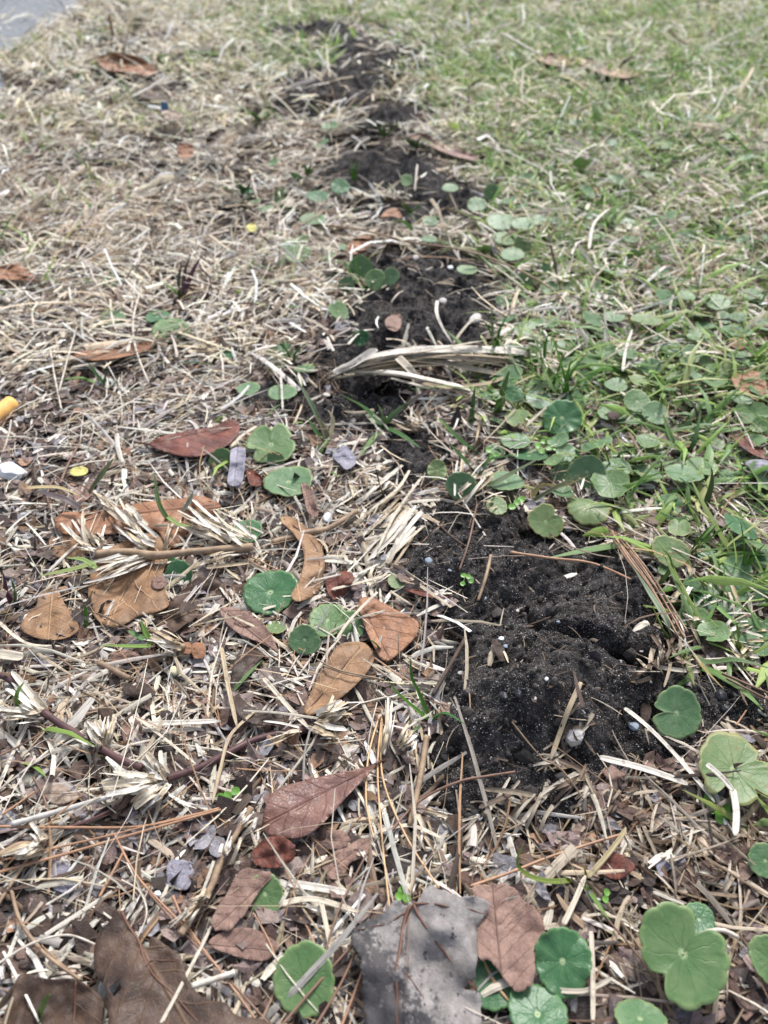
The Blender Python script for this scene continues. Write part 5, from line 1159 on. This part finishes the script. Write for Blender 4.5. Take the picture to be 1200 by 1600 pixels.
tuft('thin green tuft left of the straw bundle root', (457,568), [([(447,548),(440,528)],6,g1,.030), ([(466,548),(488,530)],7,g1,.028), ([(435,562),(420,550)],6,g1,.016), ([(462,560),(475,545)],6,g3,.020)])
tuft('spray of thin bright green blades beside the pennywort patch', (885,628), [([(880,585),(862,522)],6,g1,.050), ([(890,590),(920,548)],6,g1,.045), ([(905,600),(962,568)],6,g1,.040), ([(860,600),(828,590)],6,g1,.030), ([(875,600),(848,560)],6,g1,.042), ([(900,610),(948,600)],6,g3,.030), ([(884,600),(893,560)],6,g1,.045), ([(865,610),(838,555),(830,545)],6,g3,.040), ([(895,620),(930,628)],6,g1,.016)])
tuft('second spray of thin blades left of the bright green spray', (862,610), [([(850,560),(857,520)],7,g1,.050), ([(840,590),(820,560)],6,g1,.036), ([(870,585),(885,548)],6,g3,.042), ([(845,600),(805,605)],6,g1,.020)])
tuft('thin green tuft by the pale-margined pennywort', (1073,873), [([(1105,845),(1147,813)],6,g1,.040), ([(1095,850),(1120,820)],6,g1,.036), ([(1100,862),(1150,855)],5,g3,.024), ([(1095,840),(1110,822)],5,g1,.040)])
tuft('tall thin tuft at the right with an upright blade', (1158,900), [([(1162,860),(1157,815)],7,g1,.045), ([(1175,875),(1195,850)],8,g1,.035), ([(1180,900),(1215,888)],6,g2,.020), ([(1165,880),(1172,865)],5,g3,.030)])
tuft('stout upright grass blade at the end of the straw bundle', (776,652), [([(784,620),(796,578)],14,(.11,.20,.05),.045), ([(790,650),(815,640)],9,g2,.014)])
tuft('slim upright grass blade left of the stout one', (735,668), [([(738,640),(742,605)],9,g2,.040)])
tuft('striped broad blade slanting down right of the pellet cluster', (1070,718), [([(1050,690),(1035,645)],13,g3,.030), ([(1085,690),(1095,640)],9,g2,.03)])
tuft('broad green blade lying below the bundle towards the right', (752,712), [([(720,690),(690,655)],11,g2,.026), ([(765,700),(790,705)],9,g2,.010)])
tuft('small green tuft in the left straw field', (167,608), [([(130,592),(97,594)],8,g1,.016), ([(150,585),(137,566)],8,g2,.024), ([(165,590),(170,575)],8,g2,.022), ([(175,605),(185,592)],6,g3,.014)])
tuft('purple and green blades standing in the upper left straw', (284,470), [([(280,440),(284,412)],8,(.09,.10,.06),.036), ([(300,430),(315,400)],11,pur,.034), ([(272,455),(255,440)],7,g1,.020), ([(290,425),(300,395)],8,(.14,.07,.07),.040), ([(298,490),(315,510)],7,WHITE,.010)])
tuft('purplish blades at the left edge beside the brown leaf', (22,950), [([(12,925),(5,895)],9,pur,.030), ([(25,930),(18,905)],8,g2,.030), ([(0,960),(-10,940)],10,(.20,.16,.06),.020)])
tuft('short green blade beside the flat brown leaf', (138,985), [([(136,965),(133,944)],11,g1,.022)])
tuft('wide green blade in front of the curled bottom left leaf', (60,1612), [([(68,1580),(78,1553)],24,(.13,.24,.05),.030)])
tuft('green blades at the corner of the orange brown leaf', (600,1028), [([(590,1010),(578,1000)],9,g2,.022)])
tuft('yellow-green blade curling up from the knot below the big mound', (905,1374), [([(862,1378),(825,1368),(808,1348),(818,1318)],9,(.20,.26,.06),.030), ([(925,1400),(952,1438)],9,(.17,.28,.07),.010), ([(915,1372),(912,1350)],7,(.34,.30,.10),.014)])
tuft('upright dark blade in front of the parallel straws', (600,778), [([(592,755),(586,728)],6,(.17,.17,.05),.030,pur)])
tuft('broad green blade pair drooping at the right end of the crack', (1048,1005), [([(1070,1030),(1085,1072)],13,(.17,.20,.07),.012), ([(1100,1035),(1150,1032),(1205,1045)],12,(.14,.22,.09),.020), ([(1080,1020),(1100,1045),(1132,1078)],7,(.36,.28,.12),.012), ([(1040,970),(1010,920),(985,880)],11,(.36,.42,.28),.030), ([(1035,985),(1020,950)],13,(.18,.28,.06),.022)])
tuft('hooked green blade over the pale-margined pennywort', (1032,912), [([(1048,890),(1045,870),(1032,855)],8,(.20,.30,.08),.030)])
tuft('yellow-green upright blade in the right straw mat', (1150,1022), [([(1153,1000),(1150,972)],13,(.18,.26,.05),.026)])
tuft('broad blades fanning at the left of the crest pennyworts', (745,745), [([(765,720),(800,712)],9,g2,.020), ([(730,725),(700,690)],10,g2,.030), ([(760,760),(800,740),(850,712)],11,(.10,.14,.06),.026), ([(755,735),(768,705)],8,g3,.028)])
tuft('dark fading blades crossing behind the mound crest', (825,790), [([(860,768),(906,742)],11,(.11,.12,.06),.026), ([(845,760),(880,760),(922,742)],9,(.16,.14,.05),.022)])
tuft('green blades around the level bright blade, right middle', (962,748), [([(1000,748),(1046,735)],7,g1,.020), ([(970,710),(1005,700)],9,g2,.030), ([(950,720),(945,700)],7,g1,.03)])
tuft('broad dusty blade tuft at the right middle', (1100,800), [([(1120,795),(1135,785)],13,(.12,.17,.09),.018), ([(1085,770),(1060,745)],10,g2,.026), ([(1110,760),(1112,730)],10,(.10,.15,.05),.032), ([(1060,815),(1030,800)],14,g2,.014)])
tuft('purple-veined blade pair near the orange leaf at the right', (1090,668), [([(1085,640),(1072,618)],11,(.14,.10,.10),.026), ([(1105,650),(1140,640)],8,g3,.02)])
tuft('green tuft on the fourth mound', (553,282), [([(552,268),(548,250)],8,g1,.030), ([(556,265),(562,252)],7,g1,.028), ([(548,270),(542,258)],6,g1,.025)])
tuft('green tuft behind the second mound right flank', (775,560), [([(765,520),(755,500)],6,g1,.040), ([(780,520),(795,490)],6,g1,.040), ([(770,530),(768,480)],6,g3,.05)])
tuft('green blade pair by the upright pennywort of the third mound', (572,455), [([(545,425),(535,405)],5,g1,.030), ([(560,430),(555,400)],5,g1,.035)])
for lab, base in (('loose green tuft left of the ridge, upper middle', (385,300)), ('green tuft at the edge of the fourth mound left', (480,275)), ('green tuft between third and fourth mound', (640,335)),
                  ('green tuft right of the fifth mound', (650,232)), ('green tuft behind the fourth mound', (600,215)), ('green tuft in straw left of the farthest mounds', (405,190))):
    tuft(lab, base, [([(base[0]+random.uniform(-22, 22), base[1]-random.uniform(8, 22))], 5, random.choice([g1, g2, g3]), random.uniform(.02, .04)) for _ in range(7)])
# ---- tiny clovers --------------------------------------------------------
def weed(label, spots, wpx, lift=.010):
    o0 = at(*spots[0], .002); r = empty('tiny_weed', o0); tag(r, label, 'weed seedling', 'tiny round-leaved seedlings')
    for i, (a, b) in enumerate(spots):
        c = at(a, b, lift); V, F, lc = penny_mesh(i+int(a), None, 4, .3, .15, .02, rings=3, seg=20); V = V*wpx/2/ppm(b, lift)
        V = np.c_[V[:, 0], V[:, 1]*.95-V[:, 2]*.3, V[:, 1]*.3+V[:, 2]*.95]
        mesh_np('leaflet', V+np.array(c-o0), F, {'lc': lc}, MP['clover'], parent=r)
        tube('stalk', cr([np.array(o0), (np.array(o0)+np.array(c))/2+np.array([.0008, 0, .001]), np.array(c)], 4), .00035, MP['petiole'], r, k=4, org=o0)
weed('tiny clover seedling above the grey maple leaf tip', [(624,1400),(629,1391),(635,1403)], 13)
weed('tiny green seedling on soil beside the upright stalk', [(724,899),(732,901),(723,912),(736,908)], 8)
weed('tiny round-leaved seedling below the yellowing pennywort', [(1112,1262),(1124,1268),(1133,1260),(1125,1278),(1108,1248),(1138,1275)], 17, .008)
weed('tiny sprig by the frayed straw, lower centre left', [(345,1246),(356,1243),(368,1236)], 13)
weed('tiny sprig beside the ribbed dark pennywort', [(848,1486),(838,1470),(846,1478)], 15)
weed('tiny green dots in straw left of the red needle', [(948,1394),(946,1405)], 10)
weed('bright seedlings in the green fringe, centre right', [(850,690),(858,700),(846,704),(862,688),(868,700),(840,696)], 11, .014)
weed('bright seedlings left of the pale pennywort behind the crest', [(765,704),(775,712),(768,716),(808,785),(815,780),(800,792)], 11, .012)
# ---- stones and scraps ---------------------------------------------------
def stone(label, px, py, wpx, hpx, mat, seed, name='pebble', cat='pebble', sink=.18, rough=.25, up=.0):
    pm = ppm(py); a = wpx/2/pm; dx, dy, dz = ray(px, py); v = math.atan2(-dz, dy); bb = hpx/2/pm
    r_ = np.random.default_rng(seed); n, k = 14, 20; V = []
    for i in range(n+1):
        f = math.pi*i/n
        for j in range(k):
            t = 2*math.pi*j/k; V.append((math.sin(f)*math.cos(t), math.sin(f)*math.sin(t), math.cos(f)))
    V = np.array(V); pl = r_.normal(size=(11, 3)); pl /= np.linalg.norm(pl, axis=1)[:, None]; of = .62+.3*r_.random(11)
    for p, o_ in zip(pl, of): d = V@p; V = V-np.maximum(d-o_, 0)[:, None]*p*(.55+rough)
    V = V*(1+.16*(fbm(V[:, 0]*2.2+seed, V[:, 1]*2.2+V[:, 2]*1.7, seed, 3)[:, None]-.5)); V = V*(1+.04*(r_.random((len(V), 1))-.5)); V[:k] = V[:k].mean(0); V[-k:] = V[-k:].mean(0)
    V *= np.array([a, bb/max(.5, math.sin(v))*.95, min(a, bb)*.8]); c = at(px, py, min(a, bb)*sink+up)
    i = np.arange((n+1)*k).reshape(n+1, k); j = np.roll(i, -1, 1); F = np.stack([i[:-1], i[1:], j[1:], j[:-1]], -1).reshape(-1, 4)
    o = mesh_np(name, V, F, mat=MP[mat], smooth=False); o.location = c; o.rotation_euler = (0, 0, r_.normal()*.2); return tag(o, label, cat, 'small stones and grit')
ST = [
 ('angular white stone at the left edge below the cigarette butt',17,737,54,28,'stone_white',.006),('pale angular grey stone at the foot of the big mound',896,1150,38,36,'stone_grey',.003),
 ('round pale yellow seed beside the small grey pebble',274,1047,18,17,'seed',.006),('grey oval pebble beside the pale yellow seed',293,1052,23,16,'stone_grey',.005),
 ('translucent bluish pebble right of the grey stone',990,1135,18,14,'stone_blue',.002),('small shiny white pebble at the end of the pale leaf strip',512,809,15,14,'stone_white',.008),
 ('black glossy chip in straw above the red runner',323,1156,36,20,'stone_black',.003),('small clear grit on the left ridge slope',670,876,12,11,'stone_blue',.002),
 ('white crumb of shell on the top of near mound',783,998,10,7,'stone_white',.002),('white crumb at the lower soil edge',748,1277,12,10,'stone_white',.002),
 ('grey pebble at the right of the second mound',742,498,18,18,'stone_grey',.004),('small pale pebble on top of the second mound',692,470,12,8,'stone_grey',.003),
 ('black pebble in the soil right of the notched pennywort, upper of two',1127,1088,18,22,'stone_black',.001),('black pebble in the soil right of the notched pennywort, lower of two',1136,1108,20,14,'stone_black',.001),
 ('black pebble on the near mound, left of two',788,1088,16,16,'stone_black',.001),('black pebble on the near mound, right of two',810,1083,12,18,'stone_black',.001),
 ('yellow and white quartz pebble half covered by straw, bottom left',106,1455,46,54,'quartz',-.002),('tiny white crumb near the looping white fibre',246,1397,12,10,'stone_white',.009),
 ('grey pebble at the bottom edge below the ribbed pennywort',905,1572,40,40,'stone_grey',.002),('bluish stone chip on the road edge at the left',36,833,28,14,'stone_blue',.003),
 ('dark pebble at the right shoulder of the fourth mound',750,307,14,12,'stone_black',.006),('white grit on the third mound',703,418,10,6,'stone_white',.003),
 ('pale grit beside the white grit on the third mound',650,402,10,8,'stone_grey',.003),('small grey grit left of the second mound',540,497,12,9,'stone_grey',.004),
 ('tiny orange brown clay crumb on the near mound',860,1072,9,5,'needle',-.0005),('white speck of grit near the mound centre',854,1061,6,6,'stone_white',.001),
 ('bluish grit above the mound centre',790,1010,7,6,'stone_blue',.001),('pale grit at the left of near mound',720,1052,10,8,'stone_grey',.001),
 ('black pebble left of the reddish spoon leaf point',527,1284,22,20,'stone_black',.004),('dark brown pellet resting on a pennywort leaf',959,650,24,14,'twig',.018),
 ('blue-grey pebble above the bluish round pennywort',458,1022,20,12,'stone_black',.004),
]
for i, (lab, a, b, wd, hh, mt, up) in enumerate(ST):
    nm = ('seed', 'seed') if 'seed' in lab[:24] else ('pellet', 'pellet') if 'pellet' in lab[:20] else ('pebble', 'pebble')
    stone(lab, a, b, wd, hh, mt, 300+i, nm[0], nm[1], up=up, rough=.4 if 'angular' in lab else .1)
# asphalt grit spilling over the road edge
for i in range(26):
    a, b = random.gauss(18, 18), random.uniform(772, 868)
    stone('loose chip of grey road grit at the left edge below the white stone', a, b, random.uniform(7, 17), random.uniform(5, 11), random.choice(['stone_blue', 'stone_grey', 'stone_white', 'stone_black']), 700+i, 'grit', 'road grit', up=.004, rough=.4)['group'] = 'loose chips of road grit at the left edge'
# dark wet bits on the soil
for i in range(34):
    a, b = random.uniform(690, 1040), random.uniform(880, 1180)
    X, Y = flat(a, b)
    if float(soil_mask(np.array([X]), np.array([Y]))[0]) < .1: continue
    stone('small fleck of grit embedded in the big near soil mound', a, b, random.uniform(4, 9), random.uniform(4, 7), random.choice(['stone_black', 'twig', 'stone_blue', 'stone_black', 'twig', 'stone_grey']), 800+i, 'grit', 'grit', up=.0005)['group'] = 'flecks of grit in the big near mound'
# cigarette butt
p0 = at(-16, 658, .009); p1 = at(19, 630, .009); d = (p1-p0); L = d.length; rad = 13/ppm(645, .01)
r = empty('cigarette_butt', p0); tag(r, 'orange speckled cigarette butt at the left edge above the white stone', 'cigarette butt')
C = np.array([np.array(d)*t for t in np.linspace(0, 1, 8)]); C[3, 2] += .0004
tube('cork_paper', C, rad*np.array([1, 1, .97, 1.03, 1, .98, 1, .97]), MP['filter'], r, k=20)
C = np.array([np.array(d)*t for t in (.97, 1.012)]); tube('filter_end', C, rad*.93, MP['filter_end'], r, k=20)
# blue plastic scrap
c = at(258, 172, .022); s = 6/ppm(172)
V = np.array([(-s, -s*.4, 0), (s, -s*.5, 0), (s*.8, s*.3, s*1.6), (-s*.7, s*.4, s*1.8), (-s, -s*.2, 0), (s, -s*.3, 0), (s*.8, s*.5, s*1.6), (-s*.7, s*.6, s*1.8)])
F = np.array([(0,1,2,3), (7,6,5,4), (0,4,5,1), (1,5,6,2), (2,6,7,3), (3,7,4,0)])
o = mesh_np('plastic_scrap', V, F, mat=MP['blue_plastic'], smooth=False); o.location = c; tag(o, 'tiny bent blue plastic scrap in the blurred upper left straw', 'plastic scrap')
